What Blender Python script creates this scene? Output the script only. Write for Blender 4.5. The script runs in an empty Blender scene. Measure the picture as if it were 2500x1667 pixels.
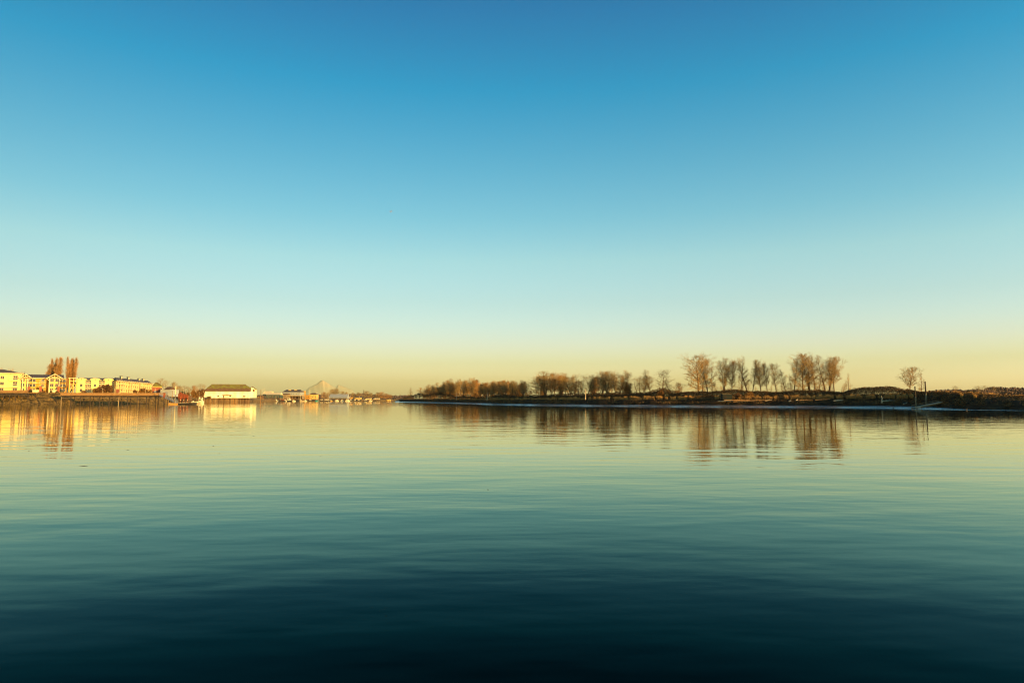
import bpy, math, random
from math import sin, cos, radians, atan2, hypot, pi
from mathutils import Vector

scene = bpy.context.scene
col = scene.collection

# ------------------------------------------------------------------ camera
F = 1667.0                      # focal length in pixels of the 2500 px photograph
PITCH = math.atan((975.5 - 833.5) / F)
CAMZ = 2.2
cam_d = bpy.data.cameras.new('camera'); cam_d.sensor_width = 36.0; cam_d.lens = 36.0 * F / 2500.0
cam_d.clip_start = 0.1; cam_d.clip_end = 150000
cam = bpy.data.objects.new('camera', cam_d); col.objects.link(cam)
cam.location = (0, 0, CAMZ); cam.rotation_euler = (radians(90) + PITCH, 0, 0)
scene.camera = cam

# ------------------------------------------------------------------ sky
SUN_EL, SUN_AZ = 6.0, 128.0     # elevation, compass angle clockwise from +Y
EXPO = 1.3
wd = bpy.data.worlds.new("World"); scene.world = wd; wd.use_nodes = True
nt = wd.node_tree; bg = nt.nodes['Background']
sky = nt.nodes.new('ShaderNodeTexSky'); sky.sky_type = 'NISHITA'; sky.sun_disc = False
sky.sun_elevation = radians(SUN_EL); sky.sun_rotation = radians(SUN_AZ)
tc = nt.nodes.new('ShaderNodeTexCoord'); sp = nt.nodes.new('ShaderNodeSeparateXYZ')
nt.links.new(tc.outputs['Generated'], sp.inputs[0])
def s2l(c):
    return [((v / 255 + .055) / 1.055) ** 2.4 if v > 10.3 else v / 255 / 12.92 for v in c]
# elevation, air colour the evening sky has there (sRGB), plain Nishita value there
SKYT = [(0.0, (216, 191, 120), (.190, .138, .047)), (0.5, (219, 195, 124), (.1968, .1435, .0493)),
        (1.5, (224, 206, 137), (.2782, .2226, .084)), (3, (228, 222, 164), (.3103, .3077, .1649)),
        (4.5, (225, 231, 194), (.2957, .3189, .1996)), (6, (214, 233, 212), (.2577, .3106, .2407)),
        (8, (196, 228, 219), (.2232, .2882, .2561)), (11.5, (170, 219, 221), (.1813, .2501, .2556)),
        (15, (135, 201, 217), (.1439, .2085, .2372)), (19, (103, 181, 209), (.1183, .1759, .2146)),
        (25, (60, 156, 197), (.0929, .1415, .1839)), (31.5, (41, 128, 176), (.0762, .1178, .1590)),
        (45, (30, 92, 150), (.0538, .0844, .1196))]
rm = nt.nodes.new('ShaderNodeValToRGB'); cr = rm.color_ramp
mz = nt.nodes.new('ShaderNodeMath'); mz.operation = 'MULTIPLY'; mz.inputs[1].default_value = 1 / .75
nt.links.new(sp.outputs['Z'], mz.inputs[0]); nt.links.new(mz.outputs[0], rm.inputs[0])
KS = 0.6
# ramp over the plain sky, after the haze in front of it has added its own light
SKYC = [(0.9097, 0.9652, 1.3329), (1.001, 1.062, 1.466), (0.9097, 0.9652, 1.3329), (0.6983, 0.7482, 0.8959), (0.6598, 0.7064, 0.9012), (0.6004, 0.6941, 0.8643), (0.5328, 0.668, 0.7807), (0.48, 0.6973, 0.7479), (0.2993, 0.647, 0.7428), (0.1721, 0.5964, 0.7371), (0.0018, 0.524, 0.746), (0.0, 0.3637, 0.6467), (0.0588, 0.309, 0.6214)]
for i, (e, t, n) in enumerate(SKYT):
    l = s2l(t); c = [l[k] / (2 ** EXPO) / n[k] * KS for k in range(3)]
    pos = sin(radians(e)) / .75
    el = cr.elements[i] if i < 2 else cr.elements.new(pos)
    el.position = pos; el.color = (*(SKYC[i] if SKYC else c), 1)
mul = nt.nodes.new('ShaderNodeVectorMath'); mul.operation = 'MULTIPLY'
nt.links.new(sky.outputs[0], mul.inputs[0]); nt.links.new(rm.outputs[0], mul.inputs[1])
# evens the plain sky's side to side slope
ax = nt.nodes.new('ShaderNodeMapRange'); ax.inputs['From Min'].default_value = -.65; ax.inputs['From Max'].default_value = .65
ax.inputs['To Min'].default_value = .71; ax.inputs['To Max'].default_value = 1.30
nt.links.new(sp.outputs['X'], ax.inputs['Value'])
sc_ = nt.nodes.new('ShaderNodeVectorMath'); sc_.operation = 'SCALE'
nt.links.new(mul.outputs[0], sc_.inputs[0]); nt.links.new(ax.outputs[0], sc_.inputs['Scale'])
nt.links.new(sc_.outputs[0], bg.inputs[0]); bg.inputs[1].default_value = 0.1 / KS

sd = bpy.data.lights.new('sun', 'SUN'); sd.energy = 4.4; sd.angle = radians(.5); sd.color = (1, .60, .17)
so = bpy.data.objects.new('sun', sd); col.objects.link(so)
tosun = Vector((sin(radians(SUN_AZ)) * cos(radians(SUN_EL)), cos(radians(SUN_AZ)) * cos(radians(SUN_EL)), sin(radians(SUN_EL))))
so.rotation_euler = tosun.to_track_quat('Z', 'Y').to_euler()
scene.view_settings.view_transform = 'Standard'; scene.view_settings.look = 'None'
scene.view_settings.exposure = EXPO; scene.view_settings.gamma = 1
scene.cycles.volume_bounces = 0; scene.cycles.max_bounces = 6
scene.cycles.transparent_max_bounces = 8
scene.cycles.use_denoising = True; scene.cycles.use_adaptive_sampling = False; scene.cycles.filter_width = 1.15

# ------------------------------------------------------------------ helpers
def ray(u, v):
    r = (u - 1250) / F; s = (833.5 - v) / F
    return r, cos(PITCH) - s * sin(PITCH), sin(PITCH) + s * cos(PITCH)
def X(u, D): r, y, z = ray(u, 970); return r / y * D
def Z(v, D, u=1250): r, y, z = ray(u, v); return CAMZ + z / y * D
def PX(D): return D / F * .993          # metres per photo pixel

class MB:
    def __init__(s): s.v = []; s.f = []
    def add(s, vs, fs):
        o = len(s.v); s.v += [tuple(p) for p in vs]; s.f += [tuple(i + o for i in f) for f in fs]; return s
    def box(s, x0, x1, y0, y1, z0, z1):
        return s.add([(x0,y0,z0),(x1,y0,z0),(x1,y1,z0),(x0,y1,z0),(x0,y0,z1),(x1,y0,z1),(x1,y1,z1),(x0,y1,z1)],
                     [(0,3,2,1),(4,5,6,7),(0,1,5,4),(1,2,6,5),(2,3,7,6),(3,0,4,7)])
    def tube(s, p0, p1, r0, r1=None, n=6, cap=True):
        r1 = r0 if r1 is None else r1
        a = Vector(p0); b = Vector(p1); d = b - a
        if d.length < 1e-6: return s
        d.normalize(); t = Vector((0,0,1)) if abs(d.z) < .9 else Vector((1,0,0))
        q = d.cross(t).normalized(); w = d.cross(q)
        vs = []
        for c, r in ((a, r0), (b, r1)):
            for k in range(n):
                g = 2 * pi * k / n; vs.append(c + q * (r * cos(g)) + w * (r * sin(g)))
        fs = [(k, (k + 1) % n, n + (k + 1) % n, n + k) for k in range(n)]
        if cap: fs += [tuple(range(n))[::-1], tuple(range(n, 2 * n))]
        return s.add(vs, fs)
    def bar(s, p0, p1, w): return s.tube(p0, p1, w * .7, n=4)
    def prism(s, poly, y0, y1):           # polygon in x,z extruded along y
        n = len(poly)
        vs = [(x, y0, z) for x, z in poly] + [(x, y1, z) for x, z in poly]
        return s.add(vs, [tuple(range(n)), tuple(range(n, 2*n))[::-1]] + [(k, n+k, n+(k+1)%n, (k+1)%n) for k in range(n)])
    def xprism(s, poly, x0, x1):          # polygon in y,z extruded along x
        n = len(poly)
        vs = [(x0, y, z) for y, z in poly] + [(x1, y, z) for y, z in poly]
        return s.add(vs, [tuple(range(n))[::-1], tuple(range(n, 2*n))] + [(k, (k+1)%n, n+(k+1)%n, n+k) for k in range(n)])
    def build(s, name, m, parent=None, loc=None, smooth=False):
        me = bpy.data.meshes.new(name); me.from_pydata(s.v, [], s.f); me.materials.append(m)
        if smooth: me.polygons.foreach_set('use_smooth', [True] * len(me.polygons))
        o = bpy.data.objects.new(name, me); col.objects.link(o)
        if parent: o.parent = parent
        if loc: o.location = loc
        return o

def tag(o, label=None, cat=None, group=None, kind=None):
    if label: o['label'] = label
    if cat: o['category'] = cat
    if group: o['group'] = group
    if kind: o['kind'] = kind
    return o
def thing(name, label, cat, loc=(0,0,0), rz=0, group=None):
    o = bpy.data.objects.new(name, None); col.objects.link(o)
    o.location = loc; o.rotation_euler = (0, 0, rz); o.empty_display_size = .5
    return tag(o, label, cat, group)
def dup(root, loc, rz=0, sc=(1,1,1), label=None, group=None):
    r = root.copy(); col.objects.link(r); r.location = loc; r.rotation_euler = (0,0,rz); r.scale = sc
    if label: r['label'] = label
    if group: r['group'] = group
    for ch in list(root.children):
        c = ch.copy(); col.objects.link(c); c.parent = r
        for g in ch.children:
            d = g.copy(); col.objects.link(d); d.parent = c
    return r

def mat(name, c, rough=.8, var=.25, scale=1.0, c2=None, spec=.3, metal=0, stretch=(1,1,1)):
    m = bpy.data.materials.new(name); m.use_nodes = True; t = m.node_tree; b = t.nodes['Principled BSDF']
    b.inputs['Roughness'].default_value = rough; b.inputs['Specular IOR Level'].default_value = spec
    b.inputs['Metallic'].default_value = metal
    tcn = t.nodes.new('ShaderNodeTexCoord'); mp = t.nodes.new('ShaderNodeMapping'); mp.inputs['Scale'].default_value = stretch
    nz = t.nodes.new('ShaderNodeTexNoise'); nz.inputs['Scale'].default_value = scale; nz.inputs['Detail'].default_value = 5
    rp = t.nodes.new('ShaderNodeValToRGB')
    c2 = c2 or tuple(v * (1 - var) for v in c)
    rp.color_ramp.elements[0].position = .35; rp.color_ramp.elements[0].color = (*c2, 1)
    rp.color_ramp.elements[1].position = .65; rp.color_ramp.elements[1].color = (*c, 1)
    t.links.new(tcn.outputs['Object'], mp.inputs[0]); t.links.new(mp.outputs[0], nz.inputs['Vector'])
    t.links.new(nz.outputs['Fac'], rp.inputs[0]); t.links.new(rp.outputs[0], b.inputs['Base Color'])
    return m

def glassmat(name, c=(.02,.025,.03)):
    return mat(name, c, .12, .3, .4, spec=.6)
M = dict(
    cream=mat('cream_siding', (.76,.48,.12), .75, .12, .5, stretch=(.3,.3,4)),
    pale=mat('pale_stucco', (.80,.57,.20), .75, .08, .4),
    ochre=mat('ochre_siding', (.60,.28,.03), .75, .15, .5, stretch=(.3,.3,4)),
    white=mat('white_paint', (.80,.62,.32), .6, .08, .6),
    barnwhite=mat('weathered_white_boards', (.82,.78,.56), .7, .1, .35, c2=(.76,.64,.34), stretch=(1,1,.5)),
    roof=mat('grey_shingles', (.11,.09,.09), .85, .3, 1.2),
    moss=mat('mossy_shingles', (.24,.23,.03), .95, .3, .45, c2=(.17,.10,.035), stretch=(1,1,1)),
    brown=mat('brown_roofing', (.15,.08,.04), .9, .3, .8),
    brick=mat('red_brick', (.30,.09,.045), .85, .2, 2),
    red=mat('red_paint', (.28,.065,.02), .6, .25, .8),
    wood=mat('orange_weathered_timber', (.36,.19,.065), .85, .35, .7, stretch=(1,1,3)),
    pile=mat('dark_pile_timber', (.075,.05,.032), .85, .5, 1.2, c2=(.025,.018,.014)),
    litpile=mat('pale_sunlit_timber', (.33,.24,.13), .85, .35, 1.2, c2=(.15,.10,.05), stretch=(3,3,.4)),  # pale timber; among dark piles its colour paints the sunlit ones
    dark=mat('dark_gap', (.02,.016,.014), .9),
    steel=mat('galvanised_steel', (.32,.33,.35), .5, .2, 1, metal=.4),
    glass=glassmat('window_glass'),
    teal=mat('teal_paint', (.02,.30,.30), .5, .2),
    slate=mat('dark_teal_cladding', (.05,.075,.065), .8, .2),
    hull=mat('dark_hull', (.035,.03,.03), .5, .3),
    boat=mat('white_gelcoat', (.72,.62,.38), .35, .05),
    orange=mat('orange_float', (.60,.28,.05), .6, .2),
    shed=mat('pale_grey_cladding', (.35,.36,.33), .7, .12, .5),
    green=mat('dark_green_boards', (.008,.012,.008), .8),
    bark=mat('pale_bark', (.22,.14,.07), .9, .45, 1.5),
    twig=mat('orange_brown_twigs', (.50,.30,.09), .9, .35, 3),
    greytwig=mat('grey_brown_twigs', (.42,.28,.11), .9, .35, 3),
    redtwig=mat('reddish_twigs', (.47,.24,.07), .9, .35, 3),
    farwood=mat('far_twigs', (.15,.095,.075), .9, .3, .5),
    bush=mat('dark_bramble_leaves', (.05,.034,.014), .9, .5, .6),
    brownbush=mat('brown_shrub_leaves', (.17,.075,.02), .9, .4, .8),
    orangebush=mat('orange_shrub_leaves', (.30,.14,.03), .9, .4, .8),
    grass=mat('dry_reed_blades', (.58,.30,.08), .9, .4, .5),
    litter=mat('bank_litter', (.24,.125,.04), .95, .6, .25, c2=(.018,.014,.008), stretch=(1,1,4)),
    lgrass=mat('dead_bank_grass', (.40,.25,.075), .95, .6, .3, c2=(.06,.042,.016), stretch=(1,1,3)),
    drift=mat('bleached_driftwood', (.50,.36,.20), .85, .3, 1.5),
    rust=mat('rust', (.20,.07,.03), .8, .4, 2),
)

# ------------------------------------------------------------------ land, mud and water
def interp(tab, u):
    if u <= tab[0][0]: return tab[0][1]
    for (a, x), (b, y) in zip(tab, tab[1:]):
        if u <= b: return x + (y - x) * (u - a) / (b - a)
    return tab[-1][1]
SHORE_R = [(975,640),(1010,560),(1100,430),(1200,300),(1300,262),(1450,235),(1560,222),(1700,208),(1850,200),(2000,192),
           (2150,180),(2250,165),(2320,150),(2400,142),(2500,136),(2700,125),(3200,105),(4200,80)]
SHORE_L = [(-1500,280),(-200,312),(0,324),(100,322),(170,326),(186,345),(300,352),(400,370),(440,430),(490,500),(500,540),(620,600),(660,820),
           (760,960),(860,1080),(940,1300),(990,1500),(1100,1600)]
def hsh(i, k=0):
    r = random.Random(i * 7919 + k * 104729); return r.random()
def sn(x, k=0):                          # smooth 1-D noise
    i = math.floor(x); f = x - i; f = f * f * (3 - 2 * f)
    return hsh(i, k) * (1 - f) + hsh(i + 1, k) * f
BANK_R = [(975,2.6),(1200,2.9),(1500,3.0),(1700,3.3),(2100,3.5),(2250,3.7),(2300,4.0),(2380,3.5),(2440,3.0),(2500,2.8),(4200,2.8)]
BANK_L = [(-1500,5.6),(395,5.6),(430,3.6),(640,3.2),(1100,3.0)]
def strip(name, u0, u1, du, shore, prof, m, kind='structure', jit=0, seed=0):
    vs = []; fs = []; us = []; u = u0
    while u <= u1 + 1e-6: us.append(u); u += du
    for i, u in enumerate(us):
        D = interp(shore, u); P = prof(u)
        for j, (d, z) in enumerate(P):
            dd = D + d; vs.append((X(u, dd), dd, z))
    n = len(prof(us[0]))
    for i in range(len(us) - 1):
        for j in range(n - 1):
            a = i * n + j; fs.append((a, a + n, a + n + 1, a + 1))
    o = MB().add(vs, fs).build(name, m, smooth=True); o['kind'] = kind
    return o
def bankz_r(u): return interp(BANK_R, u)
def mudw(u): return interp([(975, 26), (1200, 20), (1450, 13), (1560, 12), (1700, 14), (2150, 12), (2300, 9), (2500, 4), (4200, 3)], u)
def prof_ground_r(u):
    b = bankz_r(u) + .5 * (sn(u / 17, 1) - .5) + .35 * (sn(u / 5, 2) - .5); w = mudw(u) + 2.5 * (sn(u / 23, 3) - .5)
    return [(w - 3, -.6), (w, .38 + .25 * sn(u / 9, 4)), (w + 2.2, 1.0 + .5 * sn(u / 6, 5)), (w + 4, 1.7 + .5 * sn(u / 7, 6)),
            (w + 9, b - .6), (w + 15, b - .15 + .2 * sn(u / 4, 7)), (w + 24, b + .1), (w + 60, b - .3), (w + 400, 2.4), (w + 2600, 2.4), (29000, 2.4)]
def prof_mud(u):
    w = mudw(u) + 2; g = interp([(2240, 1), (2380, .12)], u)
    return [(d_, z_ if z_ < 0 else z_ * g) for d_, z_ in [(-5 + 2 * sn(u / 31, 8), -.35), (-.2 + 1.5 * sn(u / 31, 8), 0.0), (w * .22, .17 + .04 * sn(u / 8, 9)), (w * .4, .21 + .05 * sn(u / 13, 10)),
            (w * .55, .26 + .08 * sn(u / 11, 11)), (w * .7, .42 + .08 * sn(u / 9, 12)), (w * .8, .45), (w, .56), (w + 4, .7)]]
def soil():
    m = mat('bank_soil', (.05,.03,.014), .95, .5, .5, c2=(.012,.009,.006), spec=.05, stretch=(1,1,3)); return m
def mudmat():                             # wet silt: sheets of standing film between drier dull ridges
    m = mat('wet_mud', (.05,.05,.05), .3, .3, .35, c2=(.03,.028,.024), spec=1.0); t = m.node_tree; b = t.nodes['Principled BSDF']
    tcn = t.nodes.new('ShaderNodeTexCoord')
    def noise(scl, st, det):
        mp = t.nodes.new('ShaderNodeMapping'); mp.inputs['Scale'].default_value = st
        nz = t.nodes.new('ShaderNodeTexNoise'); nz.inputs['Scale'].default_value = scl; nz.inputs['Detail'].default_value = det
        t.links.new(tcn.outputs['Object'], mp.inputs[0]); t.links.new(mp.outputs[0], nz.inputs['Vector']); return nz
    n1 = noise(.9, (.12, 1, 1), 6); bp = t.nodes.new('ShaderNodeBump'); bp.inputs['Strength'].default_value = 1; bp.inputs['Distance'].default_value = .07
    t.links.new(n1.outputs['Fac'], bp.inputs['Height']); t.links.new(bp.outputs[0], b.inputs['Normal'])
    n2 = noise(.22, (.16, 1, 1), 3)
    mr = t.nodes.new('ShaderNodeMapRange'); mr.inputs['From Min'].default_value = .44; mr.inputs['From Max'].default_value = .56
    mr.inputs['To Min'].default_value = 0; mr.inputs['To Max'].default_value = .8
    t.links.new(n2.outputs['Fac'], mr.inputs['Value']); t.links.new(mr.outputs[0], b.inputs['Metallic'])
    mx = t.nodes.new('ShaderNodeMix'); mx.data_type = 'RGBA'; mx.inputs['A'].default_value = (.035,.03,.024,1); mx.inputs['B'].default_value = (.66,.66,.64,1)
    t.links.new(mr.outputs[0], mx.inputs['Factor']); t.links.new(mx.outputs['Result'], b.inputs['Base Color'])
    b.inputs['Roughness'].default_value = .24
    return m
M['soil'] = soil(); M['mud'] = mudmat()
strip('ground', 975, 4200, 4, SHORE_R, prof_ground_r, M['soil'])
strip('mud_flat', 965, 4200, 4, SHORE_R, prof_mud, M['mud'])
def prof_ground_l(u):
    b = interp(BANK_L, u) + .2 * (sn(u / 14, 21) - .5)
    k = 1 if u > -300 else 1
    return [(-3, -.8), (.5 + 2 * sn(u / 9, 22), .12), (4, b * .24 + .3 * sn(u / 6, 23)), (8, b * .55 + .4 * sn(u / 7, 24)), (11, b * .62 + .4 * sn(u / 4, 25)),
            (16, b * .93), (20, b), (60, b), (400, b * .8), (2600, 2.4), (29000, 2.4)]
M['lbank'] = mat('golden_brown_bank', (.30,.18,.055), .95, .5, .7, c2=(.035,.026,.012), stretch=(1,1,3))  # golden-brown earth with dark patches
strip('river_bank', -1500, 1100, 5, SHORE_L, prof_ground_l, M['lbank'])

wm = bpy.data.materials.new('river_water'); wm.use_nodes = True; t = wm.node_tree
t.nodes.remove(t.nodes['Principled BSDF']); b = t.nodes.new('ShaderNodeBsdfGlossy'); b.inputs['Roughness'].default_value = .02
lw = t.nodes.new('ShaderNodeLayerWeight'); fr = t.nodes.new('ShaderNodeValToRGB')     # mirror tint by angle, with foreground darkening put into the colour
FR = [(.55,(.0005,.001,.0015)),(.616,(.002,.004,.004)),(.699,(.008,.035,.037)),(.753,(.037,.075,.082)),(.837,(.19,.29,.26)),(.895,(.46,.53,.40)),(.949,(.78,.81,.70)),(.99,(.93,.93,.88)),(1.0,(.96,.96,.93))]
for k_, (p_, c_) in enumerate(FR):
    e_ = fr.color_ramp.elements[k_] if k_ < 2 else fr.color_ramp.elements.new(p_)
    e_.position = p_; e_.color = (*c_, 1)
t.links.new(lw.outputs['Facing'], fr.inputs[0]); t.links.new(fr.outputs[0], b.inputs['Color'])
t.links.new(b.outputs[0], t.nodes['Material Output'].inputs['Surface'])
tcn = t.nodes.new('ShaderNodeTexCoord')
prev = None
for (sx, sy, rot, sc, dist, det, seed) in ((.42, 1, .16, .30, .021, 2, 0), (.42, 1, -.22, .9, .0155, 2, 7), (.5, 1, .05, 3.2, .0016, 2, 3)):
    mp = t.nodes.new('ShaderNodeMapping'); mp.inputs['Scale'].default_value = (sx, sy, 1); mp.inputs['Rotation'].default_value = (0, 0, rot)
    mp.inputs['Location'].default_value = (seed * 13.7, seed * 5.1, 0)
    nz = t.nodes.new('ShaderNodeTexNoise'); nz.inputs['Scale'].default_value = sc; nz.inputs['Detail'].default_value = det
    nz.inputs['Roughness'].default_value = .45
    bp = t.nodes.new('ShaderNodeBump'); bp.inputs['Strength'].default_value = 1; bp.inputs['Distance'].default_value = dist
    t.links.new(tcn.outputs['Object'], mp.inputs[0]); t.links.new(mp.outputs[0], nz.inputs['Vector'])
    t.links.new(nz.outputs['Fac'], bp.inputs['Height'])
    if prev: t.links.new(prev.outputs[0], bp.inputs['Normal'])
    prev = bp
t.links.new(prev.outputs[0], b.inputs['Normal']); t.links.new(prev.outputs[0], lw.inputs['Normal'])
MB().add([(-9000,-3000,0),(9000,-3000,0),(9000,12000,0),(-9000,12000,0)], [(0,1,2,3)]).build('water', wm)['kind'] = 'structure'

# snow mountain far beyond the river mouth
MD = 24000.0
def mountain():
    pts = [(712,970),(742,956),(754,944),(762,941),(768,937.5),(773,935.5),(778,931),(782,928),(786,927),(790,928),(796,931.5),(803,936),(810,940),(816,944),(820,945),(823,939),(825.5,937),(829,940.5),(833,939.5),(838,942),(846,945),(856,948.5),(866,956),(882,970)]
    vs = []; n = 110; R = 26
    for i in range(n + 1):
        u = 690 + i * 2.0
        h = max(0, Z(interp(pts, u), MD) + 8 * (sn(u / 2.9, 31) - .5))
        for j in range(R + 1):
            q = (j - R * .5) / (R * .5)           # -1 near foot, 1 far foot
            hh = h * max(0, 1 - abs(q)) ** .85
            hh *= 1 + .10 * (sn(u / 3.1 + q * 3.3, 32 + 0) - .5) * (1 - abs(1 - 2 * abs(q))) * 2
            hh += 7 * (sn(u / 4.5 - q * 3, 33) - .5) + 5 * (sn(u / 1.8 + q * 5, 34) - .5) * (1 if .05 < abs(q) < .95 else 0)
            D = MD + q * 230
            vs.append((X(u, MD), D, hh - 20))
    fs = []
    for i in range(n):
        for j in range(R):
            a = i * (R + 1) + j; fs.append((a, a + R + 1, a + R + 2, a + 1))
    m = bpy.data.materials.new('glow_snow_over_haze'); m.use_nodes = True; t = m.node_tree; b = t.nodes['Principled BSDF']
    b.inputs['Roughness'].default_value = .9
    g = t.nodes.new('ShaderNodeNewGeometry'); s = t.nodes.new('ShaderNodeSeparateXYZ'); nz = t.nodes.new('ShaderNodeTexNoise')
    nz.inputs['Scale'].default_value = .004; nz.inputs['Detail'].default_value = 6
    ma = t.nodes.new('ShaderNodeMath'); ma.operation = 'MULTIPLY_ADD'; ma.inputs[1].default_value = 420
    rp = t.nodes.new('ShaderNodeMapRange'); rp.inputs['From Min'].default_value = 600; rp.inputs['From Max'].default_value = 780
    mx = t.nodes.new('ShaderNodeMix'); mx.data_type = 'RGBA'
    mx.inputs['A'].default_value = (.43,.39,.29,1); mx.inputs['B'].default_value = (.53,.40,.28,1)  # A tinted towards the hazy sky, B is snow with alpenglow painted in
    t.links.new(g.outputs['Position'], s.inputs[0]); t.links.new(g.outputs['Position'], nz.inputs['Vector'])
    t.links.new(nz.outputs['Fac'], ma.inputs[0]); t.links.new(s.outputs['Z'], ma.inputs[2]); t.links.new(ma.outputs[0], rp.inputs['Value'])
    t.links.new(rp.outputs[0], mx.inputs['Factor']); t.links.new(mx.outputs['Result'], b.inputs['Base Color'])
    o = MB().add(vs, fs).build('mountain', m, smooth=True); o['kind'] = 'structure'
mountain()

# ------------------------------------------------------------------ trees
def grow(seed, trunks=1, spread=.1, first=.22, W=.28, up=.5, n1=24, n2=7, n3=6, n4=4, dens=1.0, top=1.0, prof='round', lean=0, twr=1.0):
    R = random.Random(seed); T = MB(); C = MB()
    def seg(mb, p, q, r0, r1, n): mb.tube(p, q, r0, r1, n, cap=False)
    def branch(p, d, L, r, lev):
        d = d.normalized(); ns = (0, 5, 3, 2, 1)[lev]; nn = (0, 4, 3, 3, 3)[lev]
        kids = (0, n2, n3, n4, 0)[lev]; pts = [p.copy()]; q = p.copy(); dd = d.copy()
        for k in range(ns):
            dd = (dd + Vector((R.gauss(0, .14), R.gauss(0, .14), R.gauss(.03, .08) + up * .15))).normalized()
            q2 = q + dd * (L / ns)
            seg(C, q, q2, r * (1 - .75 * k / ns), r * (1 - .75 * (k + 1) / ns), nn)
            q = q2; pts.append(q.copy())
        for k in range(kids):
            s = .22 + .78 * (k + R.random()) / kids; i = min(int(s * ns), ns - 1); f = s * ns - i
            o = pts[i].lerp(pts[i + 1], min(f, 1)); ax = (pts[i + 1] - pts[i]).normalized()
            rv = Vector((R.gauss(0,1), R.gauss(0,1), R.gauss(0,1))); rv = (rv - ax * rv.dot(ax)).normalized()
            a = radians(R.uniform(30, 62)); nd = ax * cos(a) + rv * sin(a); nd.z += .12 * up
            branch(o, nd, L * R.uniform(.32, .52) * (1.2 - .5 * s), max(r * .5, .00042), lev + 1)
    for t_ in range(trunks):
        H = top * (1 if t_ == 0 else R.uniform(.78, .98))
        az = R.uniform(0, 2 * pi) if trunks > 1 else 0
        sp_ = spread if trunks > 1 else lean
        dirv = Vector((cos(az) * sp_, sin(az) * sp_ * .7, 1)) if trunks > 1 else Vector((lean, 0, 1))
        dirv.normalize(); n = 12; p = Vector((cos(az), sin(az), 0)) * (.012 if trunks > 1 else 0); pts = [p.copy()]
        r0 = .0155 * (1 if trunks == 1 else .75)
        dd = dirv.copy()
        for k in range(n):
            dd = (dd + Vector((R.gauss(0, .035), R.gauss(0, .035), .03))).normalized()
            q = p + dd * (H / n / max(.8, dd.z)); seg(T, p, q, r0 * (1 - .93 * k / n), r0 * (1 - .93 * (k + 1) / n), 6); p = q; pts.append(p.copy())
        nb = int(n1 / (1 if trunks == 1 else 1.2 + .35 * (trunks - 1)))
        for k in range(nb):
            s = first + (1 - first) * (k + R.random() * .9) / nb
            i = min(int(s * n), n - 1); o = pts[i].lerp(pts[i + 1], s * n - i)
            g = (s - first) / (1 - first)
            if prof == 'round': pr = (max(0, 1 - (2 * (g * .9) - .75) ** 2 * .62)) * (1.05 - .75 * g ** 3)
            elif prof == 'cone': pr = 1.05 - .85 * g
            elif prof == 'vase': pr = .6 + .55 * g - .75 * g ** 4
            else: pr = (.75 + .5 * g) * (1 - .8 * g ** 3)          # column
            L = W * pr * R.uniform(.72, 1.15); az2 = k * 2.4 + R.uniform(-.5, .5)
            tilt = radians((72 - 42 * g) * (1.15 - up * .75)) * R.uniform(.85, 1.15)
            d = Vector((cos(az2) * sin(tilt), sin(az2) * sin(tilt), cos(tilt)))
            branch(o, d, L / max(.45, sin(tilt) + .25), r0 * (1 - .9 * s) * .42 + .0008, 1)
    # keep twigs at a real thickness
    return T, C
PROTO = {}
def proto(key, bark, twig, **kw):
    T, C = grow(**kw)
    zmax = max(v[2] for v in C.v)
    T.v = [(x / zmax, y / zmax, z / zmax) for x, y, z in T.v]; C.v = [(x / zmax, y / zmax, z / zmax) for x, y, z in C.v]
    hw = sorted(abs(v[0]) for v in C.v)[int(len(C.v) * .93)]
    def me(nm, mb, m):
        q = bpy.data.meshes.new(nm); q.from_pydata(mb.v, [], mb.f); q.materials.append(m); return q
    PROTO[key] = (me('trunk', T, M[bark]), me('crown', C, M[twig]), hw)
proto('broad', 'bark', 'twig', seed=1, W=.36, up=.35, n1=42, n2=8, n3=7, n4=5, prof='round', first=.12)
proto('broad2', 'bark', 'twig', seed=2, W=.32, up=.5, n1=38, n2=8, n3=7, n4=5, prof='round', first=.28)
proto('multi', 'bark', 'greytwig', seed=3, trunks=3, spread=.16, W=.24, up=.55, n1=52, n2=8, n3=6, n4=5, prof='round', first=.28)
proto('multi2', 'bark', 'twig', seed=4, trunks=3, spread=.22, W=.27, up=.45, n1=50, n2=8, n3=6, n4=5, prof='vase', first=.26)
proto('slim', 'bark', 'twig', seed=5, W=.20, up=.5, n1=34, n2=7, n3=6, prof='column', first=.25)
proto('slim2', 'bark', 'greytwig', seed=6, W=.22, up=.3, n1=30, n2=7, n3=6, prof='cone', first=.2)
proto('fan', 'bark', 'twig', seed=7, trunks=3, spread=.42, W=.26, up=.4, n1=38, n2=8, n3=6, prof='vase', first=.35)
proto('reddish', 'bark', 'redtwig', seed=8, W=.30, up=.6, n1=44, n2=9, n3=7, n4=5, prof='round', first=.28)
proto('cone', 'bark', 'twig', seed=9, W=.28, up=.15, n1=34, n2=7, n3=6, prof='cone', first=.12)
proto('poplar', 'bark', 'redtwig', seed=10, trunks=2, spread=.05, W=.15, up=1.15, n1=110, n2=9, n3=7, n4=4, prof='column', first=.05)
proto('poplar2', 'bark', 'redtwig', seed=11, trunks=3, spread=.08, W=.15, up=1.1, n1=140, n2=9, n3=7, n4=4, prof='column', first=.05)
proto('dense', 'bark', 'redtwig', seed=12, W=.42, up=.35, n1=52, n2=9, n3=8, n4=5, prof='round', first=.08)
proto('sparse', 'bark', 'greytwig', seed=13, W=.32, up=.3, n1=24, n2=7, n3=6, n4=4, prof='round', first=.3)
NT = [0]
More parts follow.
